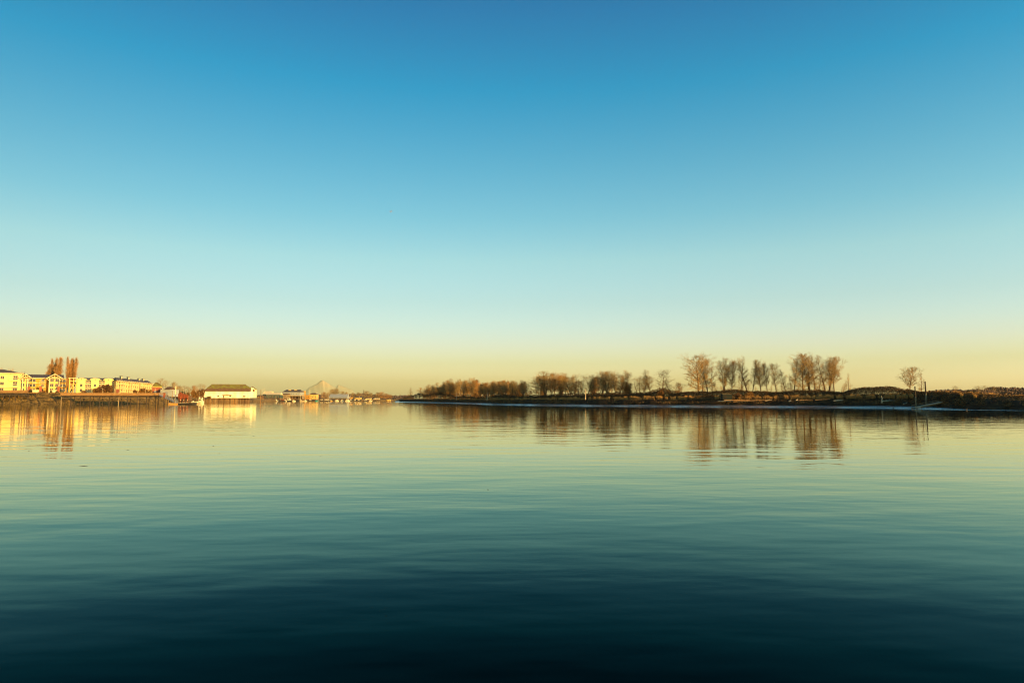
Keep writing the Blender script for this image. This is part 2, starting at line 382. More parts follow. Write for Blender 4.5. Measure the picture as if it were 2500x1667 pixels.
def tree(key, u, vtop, D, hwpx=None, label='', group=None, zb=None, name='bare_tree', rz=None, cat='tree', twig=None):
    tm, cm, hw = PROTO[key]; NT[0] += 1; R = random.Random(NT[0] * 31 + int(u))
    if zb is None: zb = (bankz_r(u) if u > 975 else interp(BANK_L, u)) - .25
    h = Z(vtop, D) - zb
    s = h if hwpx is None else hwpx * PX(D) / hw
    o = thing(name, label, cat, (X(u, D), D, zb), R.uniform(0, 6.28) if rz is None else rz, group); o.scale = (s, s, h)
    for nm, me in (('trunk', tm), ('crown', cm)):
        c = bpy.data.objects.new(nm, me); col.objects.link(c); c.parent = o
    if twig:
        c.material_slots[0].link = 'OBJECT'; c.material_slots[0].material = M[twig]
    return o
DR = lambda u, k=26: interp(SHORE_R, u) + mudw(u) + k
# --- the tall trees of the right bank, left to right; each label finds one tree
RT = [
 ('broad', 1318, 916, 30, 22, 'broad bare tree at the left edge of the rightmost wood clump, beside the low gap'),
 ('multi', 1332, 903, 26, 22, 'tallest bare tree of the orange clump right of the low gap in the woods'),
 ('reddish', 1354, 905, 34, 14, 'slender pointed bare tree rising from the middle of the orange clump'),
 ('broad2', 1370, 917, 28, 18, 'orange bare tree with a flat broad top in the middle of the clump'),
 ('reddish', 1346, 920, 24, 15, 'low orange bare tree between the tallest tree and the pointed one of the clump'),
 ('slim', 1390, 908, 38, 12, 'thin pale bare tree behind the brown one ending the orange clump'),
 ('multi2', 1398, 910, 26, 18, 'brown many-stemmed bare tree ending the orange clump on its right'),
 ('slim', 1411, 925, 30, 9, 'small round bare tree beside the brown tree that ends the orange clump'),
 ('slim2', 1423, 918, 28, 8, 'thin upright bare tree left of the pale dead trunk'),
 ('slim', 1434, 913, 26, 11, 'narrow tall bare tree standing just behind the pale dead trunk'),
 ('fan', 1458, 911, 25, 19, 'dark spreading bare tree with forked limbs at the left of the dense dark cluster'),
 ('broad2', 1470, 903, 30, 18, 'tall dense bare tree between the forked tree and the dark cluster middle'),
 ('multi', 1486, 905, 27, 21, 'thick dark bare tree in the middle of the dense dark cluster'),
 ('multi2', 1508, 901, 24, 19, 'tall open bare tree at the right end of the dense dark cluster, twin trunks'),
 ('slim2', 1520, 912, 34, 12, 'pale bare tree right behind the twin-trunk tree of the dark cluster'),
 ('poplar', 1529, 930, 25, 7, 'short grey upright many-stemmed tree between two larger clusters'),
 ('poplar', 1536, 934, 27, 6, 'smaller grey upright tree beside the short many-stemmed one'),
 ('fan', 1560, 917, 22, 22, 'leaning bare tree whose long limb reaches left above the orange grass'),
 ('broad2', 1575, 915, 22, 16, 'round-topped bare tree with a straight dark trunk right of the leaning tree'),
 ('slim', 1590, 901, 24, 9, 'tall thin bare tree with a small tuft on top'),
 ('sparse', 1618, 901, 22, 21, 'flat-topped bare tree with wide forked limbs standing on a low mound'),
 ('slim', 1640, 926, 26, 9, 'small pale bare tree right of the flat-topped forked tree'),
 ('dense', 1657, 930, 24, 9, 'small round bare tree alone in the gap before the tallest trees'),
 ('broad', 1704, 857, 18, 33, 'largest spreading bare tree with limbs sweeping left over the bank'),
 ('broad2', 1714, 872, 30, 18, 'bare tree half hidden behind the right side of the largest spreading tree'),
 ('slim', 1728, 882, 26, 11, 'slim orange bare tree right of the largest spreading tree'),
 ('slim2', 1738, 878, 30, 9, 'thin bare tree closing the first tall group on the right'),
 ('multi', 1766, 868, 22, 16, 'grey bare tree with several trunks standing above the dark green hut'),
 ('reddish', 1786, 872, 24, 13, 'bare tree with a dense reddish crown just right of the green hut'),
 ('slim2', 1812, 866, 22, 13, 'straight dark single-trunk bare tree in the airy middle group'),
 ('slim', 1826, 872, 24, 12, 'golden bare tree with a pale trunk in the airy middle group'),
 ('slim', 1837, 876, 27, 8, 'golden bare tree with thin top closing the airy middle group'),
 ('multi', 1861, 873, 22, 14, 'dark grey bare tree with three upright trunks'),
 ('reddish', 1875, 879, 25, 9, 'reddish bare tree pressed against the dark grey three-trunk tree'),
 ('broad2', 1896, 884, 22, 13, 'oval bare tree right of the reddish one with low thin trunk'),
 ('slim', 1919, 905, 22, 9, 'small dark bare tree in the gap before the biggest round crown'),
 ('slim2', 1931, 912, 24, 8, 'small leaning bare tree right of the small dark one'),
 ('slim', 1940, 873, 24, 10, 'bare tree with a bushy top left of the biggest round crown'),
 ('broad', 1962, 856, 20, 26, 'tallest bare tree with the biggest round crown on the island'),
 ('multi', 1980, 857, 23, 20, 'tall bare tree merged into the right of the biggest round crown'),
 ('slim', 1990, 880, 28, 12, 'dense lower bare tree behind the right edge of the biggest crown'),
 ('slim2', 2003, 905, 30, 11, 'low pale bare tree between the two tall right clusters'),
 ('slim', 2016, 864, 24, 12, 'upright bare tree on the left of the last tall cluster'),
 ('multi', 2023, 866, 21, 17, 'brown dense bare tree in the middle of the last tall cluster'),
 ('broad2', 2038, 867, 22, 20, 'wide bare tree leaning right at the end of the last tall cluster'),
 ('cone', 2073, 910, 24, 8, 'small pointed bare tree alone right of the last tall cluster'),
 ('broad2', 2223, 893, 40, 20, 'round bare tree standing alone behind the two mooring piles'),
 ('cone', 2251, 909, 42, 8, 'thin pointed bare tree beside the lone round one, above the mooring piles'),
]
for key, u, vt, k, hw, lab in RT:
    tree(key, u, vt, DR(u, k), hw, lab, 'tall bare cottonwoods on the right bank')
# --- the orange wood on the far part of the island
WOOD = [(1002,947,'slim2'),(1024,948,'slim'),(1033,944,'slim'),(1043,951,'dense'),(1053,940,'broad2'),(1062,940,'broad'),(1070,944,'reddish'),(1076,935,'slim'),(1083,939,'broad2'),
        (1090,931,'broad'),(1099,924,'multi'),(1107,932,'reddish'),(1115,925,'multi'),(1122,931,'broad2'),(1130,928,'broad'),(1138,928,'reddish'),(1145,930,'broad2'),(1149,923,'slim'),(1154,930,'broad'),
        (1159,924,'slim'),(1165,931,'reddish'),(1172,934,'broad'),(1180,936,'reddish'),(1187,934,'broad2'),(1194,932,'reddish'),(1202,933,'broad'),(1209,931,'reddish'),(1216,930,'broad2'),(1223,930,'reddish'),
        (1230,929,'broad'),(1237,927,'reddish'),(1243,931,'broad2'),(1253,932,'slim'),(1261,930,'slim'),(1268,933,'slim'),(1275,931,'multi'),(1280,928,'multi'),(1293,953,'dense')]
rr = random.Random(5)
for i, (u, vt, key) in enumerate(WOOD):
    vt -= 2.5; D = DR(u, 22 + rr.random() * 14); hw = {'slim': 8, 'slim2': 7, 'multi': 12}.get(key, 11)
    if i == 0: lab = 'small lone bare tree at the far left tip of the island'
    elif i == len(WOOD) - 1: lab = 'small reddish bare tree standing in the gap between the two woods'
    else: lab = 'bare orange-brown tree packed in the long far wood of the island'
    key = {'broad': 'multi', 'broad2': 'slim', 'reddish': 'multi2' if i % 2 else 'reddish'}.get(key, key); hw = min(hw, 8.5)
    tree(key, u, vt, D, hw, lab, 'trees of the long far wood' if 0 < i < len(WOOD) - 1 else None)
for i in range(90):
    u = 1035 + 250 * (i + rr.random()) / 90; D = DR(u, 32 + 34 * rr.random())
    vt = interp([(w[0], w[1]) for w in WOOD], u) - 2 + 11 * rr.random()
    tree(rr.choice(['slim','poplar','slim','reddish','multi']), u, vt, D, 6, 'bare orange-brown tree packed in the long far wood of the island', 'trees of the long far wood')
# low background trees seen between the tall ones
for i in range(26):
    u = 1690 + 370 * (i + rr.random()) / 26
    D = DR(u, 48 + 22 * rr.random()); vt = 932 + 14 * rr.random()
    tree(rr.choice(['slim','slim2','cone','sparse']), u, vt, D, 6, 'low pale bare tree in the rank behind the tall cottonwoods', 'low rear rank of bare trees')
CL = [(1304, 912), (1330, 900), (1356, 905), (1384, 912), (1402, 908), (1414, 922), (1440, 920), (1450, 908), (1490, 901), (1515, 902), (1526, 925)]
for i in range(34):
    u = 1306 + 216 * (i + rr.random()) / 34
    if 1412 < u < 1442 and rr.random() < .6: continue
    vt = interp(CL, u) + 3 + 16 * rr.random()
    tree(rr.choice(['slim','slim','reddish','broad2','slim2','poplar']), u, vt, DR(u, 34 + 26 * rr.random()), 5 + 3 * rr.random(), 'bare orange-brown tree filling the thick clumps right of the low gap', 'trees filling the clumps right of the gap')
# far right trees
for key, u, vt, D, hw, lab in [('sparse',2335,941,420,8,'small round bare tree alone on the far right skyline'),
    ('sparse',2391,941,430,10,'wide bare tree left of a pair on the far right skyline'),
    ('sparse',2404,940,440,9,'wide bare tree right of a pair on the far right skyline'),
    ('sparse',2429,941,470,8,'pale bare tree poking above the far brown wood at right')]:
    tree(key, u, vt, D, hw, lab, 'lone trees on the far right skyline', zb=2.4)
# left side trees
LP = 'reddish upright poplars behind the apartments'
for key, u, vt, hw, D, lab in [('poplar',116,886,5.5,400,'lowest of the reddish poplars, leftmost of the first cluster'),
    ('poplar2',128,869,8.5,402,'thick reddish poplar in the middle of the left cluster behind the gabled apartments'),
    ('poplar',139.5,869,6.5,398,'reddish poplar with a narrow split top on the right of the left cluster'),
    ('poplar2',165.5,867,8,400,'tallest reddish poplar, left one of the right pair behind the open timber tower'),
    ('poplar2',176.5,869,10,402,'broad pointed reddish poplar, right one of the right pair')]:
    tree(key, u, vt, D, hw, lab, LP, name='poplar_tree')
for key, u, vt, hw, D, lab in [('dense',-4,894,9,430,'tree top showing at the left picture edge above the hip roof'),
    ('dense',22,896,9,430,'brown treetop poking above the hip roof of the leftmost apartments'),
    ('dense',52,904,8,430,'low brown treetop behind the first gable roof'),
    ('sparse',390,922,10,450,'tall round bare tree behind the pale grey shed'),
    ('sparse',402,927,8,455,'pale bare tree just right of the round one behind the shed'),
    ('dense',424,929,9,470,'dark bare tree right behind the tall pale mooring pile'),
    ('dense',436,938,8,480,'dark low bare tree right of the tall mooring pile'),
    ('sparse',450,940,8,560,'pale bare tree behind the red net shed'),
    ('sparse',460,943,8,560,'faint bare tree between the red shed and the orange trees'),
    ('dense',474,938,9,570,'brown bare tree left of the orange round trees'),
    ('sparse',489,936,8,620,'pale tall bare tree left of a twin beside the white barn'),
    ('sparse',498,937,7,620,'pale tall bare tree nearest the white barn roof'),
    ('dense',812,947,9,1180,'big round dark bare tree behind the long grey boat shed, left half of a pair'),
    ('dense',820,946,9,1185,'big round dark bare tree behind the long grey boat shed, right half of a pair'),
    ('dense',790,955,7,1150,'small round bare tree left of the long grey boat shed'),
    ('dense',799,957,6,1150,'low dark bare tree over the left end of the grey boat shed'),
    ('dense',836,953,6,1180,'small dark tree right of the big round pair by the boat shed'),
    ('dense',845,955,5,1180,'small dark tree over the right end of the grey boat shed'),
    ('dense',862,957,5,1200,'small upright tree on the far shore left of the dark tall post'),
    ('dense',874,956,6,1200,'narrow tree midway on the far shore left of the dark tall post'),
    ('dense',894,952,9,1220,'orange-brown tree beside the dark tall post on the far shore'),
    ('dense',905,957,6,1220,'low brown tree right of the orange-brown one by the dark post'),
    ('dense',921,956,6,1300,'pale bare tree left of the rounded orange tree on the far shore'),
    ('dense',932,955,9,1300,'rounded orange tree in the far notch of the river'),
    ('dense',943,959,6,1310,'low orange tree between two rounder ones in the far notch'),
    ('dense',953,962,6,1320,'last small orange tree before the far end of the river')]:
    tree(key, u, vt, D, hw, lab, None, twig='greytwig' if 'dark' in lab or 'pale' in lab else None)

# ------------------------------------------------------------------ leafy bushes
def leafball(seed, n=1100, size=.055, flat=.8):
    R = random.Random(seed); mb = MB(); lobes = []
    for k in range(9):
        a = R.uniform(0, 6.28); q = R.uniform(.1, .55); lobes.append((q * cos(a), q * sin(a), R.uniform(.15, .65), R.uniform(.22, .42)))
    for i in range(n):
        lx, ly, lz, lr = R.choice(lobes)
        d = Vector((R.gauss(0,1), R.gauss(0,1), R.gauss(0,1))).normalized() * lr * R.uniform(.6, 1.08)
        c = Vector((lx, ly, lz)) + d; c.z = max(.0, c.z * flat)
        a = Vector((R.gauss(0,1), R.gauss(0,1), R.gauss(0,1))).normalized() * size * R.uniform(.6, 1.5)
        b_ = a.cross(Vector((R.gauss(0,1), R.gauss(0,1), R.gauss(0,1))).normalized())
        mb.add([c - a, c + b_, c + a, c - b_], [(0,1,2,3)])
    s = MB()
    for k in range(14):
        lx, ly, lz, lr = R.choice(lobes); s.tube((lx * .1, ly * .1, 0), (lx * 1.2, ly * 1.2, lz * flat + lr * .4), .02, .006, 4, False)
    return mb, s
BUSH = []
for k in range(4):
    l, s = leafball(50 + k)
    ml = bpy.data.meshes.new('foliage'); ml.from_pydata(l.v, [], l.f); ml.materials.append(M['bush'])
    ms = bpy.data.meshes.new('stem'); ms.from_pydata(s.v, [], s.f); ms.materials.append(M['bark'])
    BUSH.append((ml, ms))
def bush(u, vtop, D, hwpx, label, m='bush', group=None, zb=None, name='bush'):
    NT[0] += 1; ml, ms = BUSH[NT[0] % 4]
    if zb is None: zb = (bankz_r(u) if u > 975 else interp(BANK_L, u)) - .3
    h = (Z(vtop, D) - zb) / .85; s = hwpx * PX(D) / .85
    o = thing(name, label, 'bush', (X(u, D), D, zb), NT[0] * 1.3, group); o.scale = (s, s, h)
    for nm, me in (('stem', ms), ('foliage', ml)):
        c = bpy.data.objects.new(nm, me); col.objects.link(c); c.parent = o
    c.material_slots[0].link = 'OBJECT'; c.material_slots[0].material = M[m]
    return o

# scrub that reads as one dark mass along the right bank
SCR = [(985,971),(1000,966),(1020,960),(1045,962),(1060,958),(1090,960),(1110,966),(1150,968),(1200,970),(1212,964),(1290,967),(1300,968),(1340,966),(1380,964),(1430,964),(1470,962),(1500,960),(1520,962),
       (1560,961),(1590,958),(1612,950),(1625,950),(1640,958),(1660,957),(1690,956),(1705,956),(1740,956),(1770,951),(1800,951),(1850,955),(1900,957),(1930,954),(1960,951),(2000,952),(2030,956),
       (2060,957),(2080,950),(2110,946),(2150,944),(2175,943),(2200,948),(2230,954),(2260,956),(2300,957)]
def scrub(name, u0, u1, n, top, k0, k1, m, size, seed, label_kind='stuff', bias=.5):
    R = random.Random(seed); mb = MB()
    for i in range(n):
        u = R.uniform(u0, u1); k = R.uniform(k0, k1); D = DR(u, k)
        zt = Z(interp(top, u) + 2.2 * (sn(u / 3.3, seed) - .5) + 3 * (sn(u / 11, seed + 1) - .5) + 1.5 * abs((k - k0) / (k1 - k0) - .4), D)
        zb = bankz_r(u) - .6; q = R.random() ** bias; z = zb + (zt - zb) * q
        c = Vector((X(u, D), D, z)); s = size * R.uniform(.5, 1.4) * (D / 220) ** .5
        a = Vector((R.gauss(0,1), R.gauss(0,1), R.gauss(0,1))).normalized() * s
        b_ = a.cross(Vector((R.gauss(0,1), R.gauss(0,1), R.gauss(0,1))).normalized()) * .8
        mb.add([c - a, c + b_, c + a, c - b_], [(0,1,2,3)])
    return tag(mb.build(name, m), kind=label_kind)
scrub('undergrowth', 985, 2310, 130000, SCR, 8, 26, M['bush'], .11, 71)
scrub('brown_undergrowth', 1040, 1660, 16000, [(a, b - 4) for a, b in SCR], 18, 34, M['brownbush'], .14, 75)
scrub('bramble', 1300, 2310, 20000, [(a, b - 1.5) for a, b in SCR], 8, 26, M['brownbush'], .11, 77)
def rubble():                             # dark tufts, clods and litter over the face of the bank
    R = random.Random(99); mb = MB()
    for i in range(70000):
        u = R.uniform(985, 2560); w = mudw(u); k = R.uniform(1, 12); D = interp(SHORE_R, u) + w + k
        b = bankz_r(u); z = .5 + (b - .5) * min(1, max(0, (k - .5) / 9)) ** .8 + R.uniform(-.15, .35)
        c = Vector((X(u, D), D, z)); s = R.uniform(.04, .16) * (D / 200) ** .5
        a = Vector((R.gauss(0,1), R.gauss(0,1), R.gauss(0,.5))).normalized() * s * 1.5
        b_ = a.cross(Vector((R.gauss(0,1), R.gauss(0,1), R.gauss(0,1))).normalized()) * .5
        mb.add([c - a, c + b_, c + a, c - b_], [(0,1,2,3)])
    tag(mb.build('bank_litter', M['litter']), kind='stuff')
rubble()

def reeds(name, spans, n, m, seed, k0=-2, k1=9, hgt=1.1, w=.07):
    R = random.Random(seed); mb = MB(); tot = sum((b - a) * d for a, b, d in spans)
    for a0, b0, d in spans:
        for i in range(int(n * (b0 - a0) * d / tot)):
            u = R.uniform(a0, b0); k = R.uniform(k0, k1)
            if sn(u / 6.5 + k * .13, seed + 5) < .3: continue
            D = interp(SHORE_R, u) + mudw(u) + 9 + k
            z = bankz_r(u) - .75 + min(.6, max(0, k) * .07); h = hgt * R.uniform(.35, 1.0) * (.6 + .7 * sn(u / 4.1, seed)); x = X(u, D)
            lx = R.gauss(0, .18) * h; ww = w * R.uniform(.6, 1.5) * (D / 200); a = R.uniform(0, pi)
            dx, dy = cos(a) * ww, sin(a) * ww
            mb.add([(x - dx, D - dy, z - .3), (x + dx, D + dy, z - .3), (x + lx, D + R.gauss(0,.1), z + h)], [(0,1,2)])
    return tag(mb.build(name, m), kind='stuff')
reeds('dry_grass', [(1090,1290,.5),(1290,1480,.5),(1480,1690,1.6),(1745,1900,.35),(1915,2100,1.0),(2100,2230,.8),(2345,2385,1.4)], 100000, M['grass'], 81, w=.045, k0=-3.5, k1=4)
# lit reed tops on the crest at the right
reeds('marsh_grass', [(2255,2520,1)], 26000, M['grass'], 85, k0=12, k1=40, hgt=.95, w=.04)
# far wood on the right skyline and in the notch: one mass each
def farmass(name, pts, D0, D1, n, m, size, seed, zb=2.0):
    R = random.Random(seed); mb = MB()
    for i in range(n):
        u = R.uniform(pts[0][0], pts[-1][0]); D = R.uniform(D0, D1)
        zt = Z(interp(pts, u) + 2.5 * (sn(u / 3.7, seed) - .5) + 1.2 * (sn(u / 1.3, seed) - .5), D); z = zb + (zt - zb) * R.random() ** .7
        c = Vector((X(u, D), D, z)); a = Vector((R.gauss(0,.5), R.gauss(0,.5), R.gauss(0,1.4))).normalized() * size * R.uniform(.5, 1.5)
        b_ = a.cross(Vector((R.gauss(0,1), R.gauss(0,1), R.gauss(0,1))).normalized()) * .5
        mb.add([c - a, c + b_, c + a, c - b_], [(0,1,2,3)])
    return tag(mb.build(name, m), kind='stuff')
farmass('far_wood', [(2405,951),(2412,946),(2425,945),(2440,946),(2460,947),(2480,946),(2495,948),(2520,949),(2600,950)], 560, 640, 14000, M['farwood'], .8, 91)
farmass('far_thicket', [(2262,955),(2285,953),(2300,952),(2320,952),(2340,951),(2360,953),(2380,950),(2395,952),(2415,952),(2430,956)], 430, 500, 7000, M['farwood'], .6, 92)
farmass('far_trees', [(628,968),(650,966),(690,967),(730,965),(745,965),(780,964),(842,963),(855,962),(880,961),(900,962),(915,963),(940,966),(955,966),(975,966),(1000,966),(1010,968)], 1500, 1700, 15000, M['farwood'], 1.6, 93)
thing_c = bush(2364, 949, 430, 5, 'small dark pointed evergreen on the far right skyline', 'bush', zb=2.4)
bush(2378, 950, 425, 8, 'dark rounded bush right of the pointed evergreen on the far right skyline', 'bush', zb=2.4)
bush(1828, 953, DR(1828, 8), 14, 'orange fan-shaped shrub on the driftwood beside the green hut', 'orangebush')
bush(1802, 957, DR(1802, 5), 13, 'brown shrub spreading just right of the green hut', 'brownbush')
bush(2213, 947, DR(2213, 16), 8, 'brown-green bush at the foot of the lone round tree', 'brownbush')
bush(1617, 948, DR(1617, 10), 16, 'brown domed shrub under the flat-topped forked tree', 'brownbush')

# ------------------------------------------------------------------ right bank things
def pile(name, u, v0, v1, D, r, label, m, group=None):
    zb = Z(v1, D); o = thing(name, label, 'mooring pile', (X(u, D), D, -1.0), 0, group); zt = Z(v0, D) + 1.0
    k = .62
    MB().tube((0,0,0), (-.02,0, zt * k), r * 1.1, r, 10).build('shaft', m, o, smooth=False)
    MB().tube((-.02,0,zt * k), (-.06,0,zt), r * 1.0, r * .92, 10).build('tarred_top', M['pile'], o)
    return o
pile('mooring_pile', 2235.5, 943, 993, 171, .15, 'shorter pale mooring pile with a dark top at the low end of the tilted float', M['litpile'], 'mooring piles at the tilted float')
pile('mooring_pile', 2261, 931, 988, 173, .17, 'taller dark mooring pile behind the middle of the tilted float', M['litpile'], 'mooring piles at the tilted float')
fl = thing('tilted_float', 'weathered timber float tilted from the water up onto the dark mud', 'float', (0,0,0))
p1 = Vector((X(2229, 170), 170, Z(995, 170))); p2 = Vector((X(2297, 166), 166, Z(981.5, 166)))
d = (p2 - p1); w = Vector((-.2, 1.6, 0))
fb = MB()
for k in range(14):
    a = p1 + d * (k / 14 + .004); b2 = p1 + d * ((k + 1) / 14 - .006)
    fb.add([a - w*.5, b2 - w*.5, b2 + w*.5, a + w*.5, a - w*.5 + Vector((0,0,.06)), b2 - w*.5 + Vector((0,0,.06)), b2 + w*.5 + Vector((0,0,.06)), a + w*.5 + Vector((0,0,.06))],
           [(0,3,2,1),(4,5,6,7),(0,1,5,4),(1,2,6,5),(2,3,7,6),(3,0,4,7)])
fb.build('deck', M['drift'], fl)
for s_ in (-1, 1):
    MB().bar(p1 + w * .52 * s_ - Vector((0,0,.12)), p2 + w * .52 * s_ - Vector((0,0,.12)), .2).build('side_beam', M['wood'], fl)
MB().bar(p1 + w * .5 + Vector((0,0,.5)), p2 + w * .5 + Vector((0,0,.35)), .08).build('rail', M['litpile'], fl)
c0 = Vector((X(2244, 168.6), 168.6, .15))
mbl = MB()
for k in range(8):
    a0, a1 = pi * (k / 8 - .5), pi * ((k + 1) / 8 - .5)
    mbl.tube(c0 + Vector((sin(a0) * .42, 0, 0)), c0 + Vector((sin(a1) * .42, 0, 0)), .34 * cos(a0) + .03, .34 * cos(a1) + .03, 12, False)
tag(mbl.build('buoy', M['drift'], smooth=True), 'pale round buoy floating against the low end of the tilted float', 'buoy')
# green hut
hD = DR(1775, 2); ht = thing('hut', 'small dark green hut with a pale flat roof edge on the bank', 'hut', (X(1776, hD), hD, Z(976, hD)))
MB().box(-1.5,1.5,0,2.2,0,1.95).build('wall', M['green'], ht)
MB().box(-1.65,1.6,-.15,2.35,1.953,2.06).build('roof', M['litpile'], ht)
MB().box(-1.0,-.3,-.03,.0,.1,1.5).build('door', M['dark'], ht)
# driftwood
DW = [(1752,1790,980,.16,'short driftwood log at the left end of the pale pile below the green hut'),(1768,1830,977.5,.2,'long driftwood log below the orange fan-shaped shrub'),
      (1790,1850,980.5,.18,'brown driftwood log nearest the mud below the fan-shaped shrub'),(1822,1870,978.5,.14,'thin driftwood log right of the fan-shaped shrub'),
      (1868,1884,978.5,.13,'short pale log stub on the dark bank under the oval tree'),(1951,1985,977.5,.15,'driftwood log under the biggest round crown'),
      (1990,2026,976.5,.15,'brown driftwood log at the foot of the orange grass'),(2035,2058,978.8,.28,'bright white driftwood log lying on the mud edge'),
      (2152,2186,979.5,.22,'pale log at the foot of the sunlit reeds, left of the piles'),(2205,2219,986,.18,'short pale plank on the mud just left of the piles'),
      (1926,1931,980,.3,'small pale boulder-like stump at the mud edge'),(1943,1948,977.5,.25,'small pale stump up the bank beside the other stump')]
for a, b2, v, r, lab in DW:
    um = (a + b2) / 2; D = interp(SHORE_R, um) + mudw(um) + .5; z = Z(v, D)
    t0 = (X(a, D - 1), D - 1, z + .05); t1 = (X(b2, D + 1.2), D + 1.2, z + .22)
    tm = tuple((p + q) / 2 + s for p, q, s in zip(t0, t1, (0, 0, .06)))
    r *= .6; lg = MB().tube(t0, tm, r, r * .9, 8).tube(tm, t1, r * .897, r * .5, 8); lg.tube(tm, (tm[0] + .3, tm[1], tm[2] + .5), r * .4, .02, 5)
    tag(lg.build('driftwood_log' if b2 - a > 6 else 'stump', M['drift'] if 'pale' in lab or 'white' in lab else M['wood']), lab, 'driftwood', 'driftwood along the right bank')
# pale dead trunks
for u, v0, v1, lab in [(1429, 949, 972, 'pale dead trunk standing bare in front of the island scrub'), (1114, 956, 975, 'pale thin dead trunk at the front of the far wood, left of another'),
                       (1189, 957, 975, 'pale dead trunk in the front of the far wood, right of another'), (2152, 966, 979, 'pale broken trunk standing in the sunlit reeds')]:
    D = DR(u, -8); o = thing('dead_trunk', lab, 'tree', (X(u, D), D, Z(v1, D)))
    h = Z(v0, D) - Z(v1, D)
    MB().tube((0,0,-.5), (.1,0,h*.5), .2, .16, 7).tube((.1,0,h*.5), (0,0,h), .16, .07, 7).build('trunk', M['drift'], o)
    MB().tube((.1,0,h*.55), (.7,0,h*.8), .06, .02, 5).build('branch', M['drift'], o)

def left_litter():
    R = random.Random(98); mb = MB()
    for i in range(60000):
        u = R.uniform(-40, 420); k = R.uniform(0, 17); D = interp(SHORE_L, u) + k
        b = interp(BANK_L, u); z = b * min(1, (k / 16) ** .75) + R.uniform(-.2, .3)
        if sn(u / 7 + k * .2, 44) < .25: continue
        c = Vector((X(u, D), D, z)); s = R.uniform(.04, .13)
        a = Vector((R.gauss(0,1), R.gauss(0,1), R.gauss(0,.5))).normalized() * s * 1.5
        b_ = a.cross(Vector((R.gauss(0,1), R.gauss(0,1), R.gauss(0,1))).normalized()) * .5
        mb.add([c - a, c + b_, c + a, c - b_], [(0,1,2,3)])
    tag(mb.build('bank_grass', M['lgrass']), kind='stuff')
left_litter()
# ------------------------------------------------------------------ buildings
def window(par, x, z, w, h, y=0.0, fr='white', door=False):
    f = MB(); b_ = .09
    f.box(x - w/2 - b_, x + w/2 + b_, y - .08, y, z + h, z + h + b_).box(x - w/2 - b_, x + w/2 + b_, y - .08, y, z - b_, z)
    f.box(x - w/2 - b_, x - w/2, y - .08, y, z, z + h).box(x + w/2, x + w/2 + b_, y - .08, y, z, z + h)
    if w > 1.3: f.box(x - .035, x + .035, y - .07, y - .03, z, z + h)
    o = f.build('door' if door else 'window', M[fr], par)
    MB().box(x - w/2, x + w/2, y - .03, y + .0, z, z + h).build('pane', M['glass'], o)
    return o
def balcony(par, x, z, w, d=1.5, y=0.0, fr='white'):
    b_ = MB().box(x - w/2, x + w/2, y - d, y - .003, z - .2, z).build('balcony', M[fr], par)
    r = MB(); n = max(3, int(w / .5))
    r.box(x - w/2, x + w/2, y - d, y - d + .06, z + .95, z + 1.05)
    for k in range(n + 1): r.box(x - w/2 + k * (w - .05) / n, x - w/2 + k * (w - .05) / n + .05, y - d + .01, y - d + .05, z, z + .95)
    r.build('railing', M[fr], b_); return b_
def gable(mb, xc, hw, z0, z1, y0, y1, th=.25):   # roof skin with the ridge running in y
    for s in (-1, 1):
        mb.add([(xc, y0, z1), (xc + s*hw, y0, z0), (xc + s*hw, y1, z0), (xc, y1, z1), (xc, y0, z1 - th), (xc + s*hw, y0, z0 - th), (xc + s*hw, y1, z0 - th), (xc, y1, z1 - th)],
               [(0,1,2,3),(4,7,6,5),(0,4,5,1),(1,5,6,2),(2,6,7,3)])
    return mb
BZ = 5.6
# leftmost apartments with the hip roof
Yb = 345; TH30 = radians(30)
def pxr(u, D): return PX(D) / (cos(TH30) + (1250 - u) / 1673 * sin(TH30))
px = pxr(0, Yb)
def along(u, u0, D0, th=TH30):
    k = (u - 1250) / 1673; return (k * D0 - X(u0, D0)) / (cos(th) - k * sin(th))
def wx(u, D=Yb): return X(u, D)
A = thing('apartment_building', 'long cream apartment block with a dark hip roof at the left picture edge', 'building', (wx(-60, Yb - 8), Yb - 8, BZ), TH30)
WA = along(50, -60, Yb - 8); HE = Z(911.5, Yb) - BZ
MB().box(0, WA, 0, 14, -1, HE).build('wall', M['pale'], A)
hr = Z(904.5, Yb) - BZ
MB().add([(-.7,-.7,HE+.004),(WA+.7,-.7,HE+.004),(WA+.7,14.7,HE+.004),(-.7,14.7,HE+.004),(6,5,hr+.6),(WA-8,5,hr+.6),(WA-8,9,hr+.6),(6,9,hr+.6)],
         [(0,1,5,4),(1,2,6,5),(2,3,7,6),(3,0,4,7),(4,5,6,7),(0,3,2,1)]).build('roof', M['roof'], A)
MB().box(-.9, WA + .8, -1.0, -.74, HE - .22, HE + .12).build('gutter', M['white'], A)
for fl_ in range(3):
    for k in range(6):
        x = 2.2 + k * 4.0
        if x > WA - 6: continue
        window(A, x, .9 + fl_ * 3.0, 1.5, 1.5)
    window(A, WA - 2.6, .6 + fl_ * 3.0, 1.8, 2.0, fr='white', door=False)
    if fl_: balcony(A, WA - 3.2, .45 + fl_ * 3.0, 3.6)
MB().box(3, WA - 1, -1.3, -.003, 2.55, 2.8).build('awning', M['white'], A)
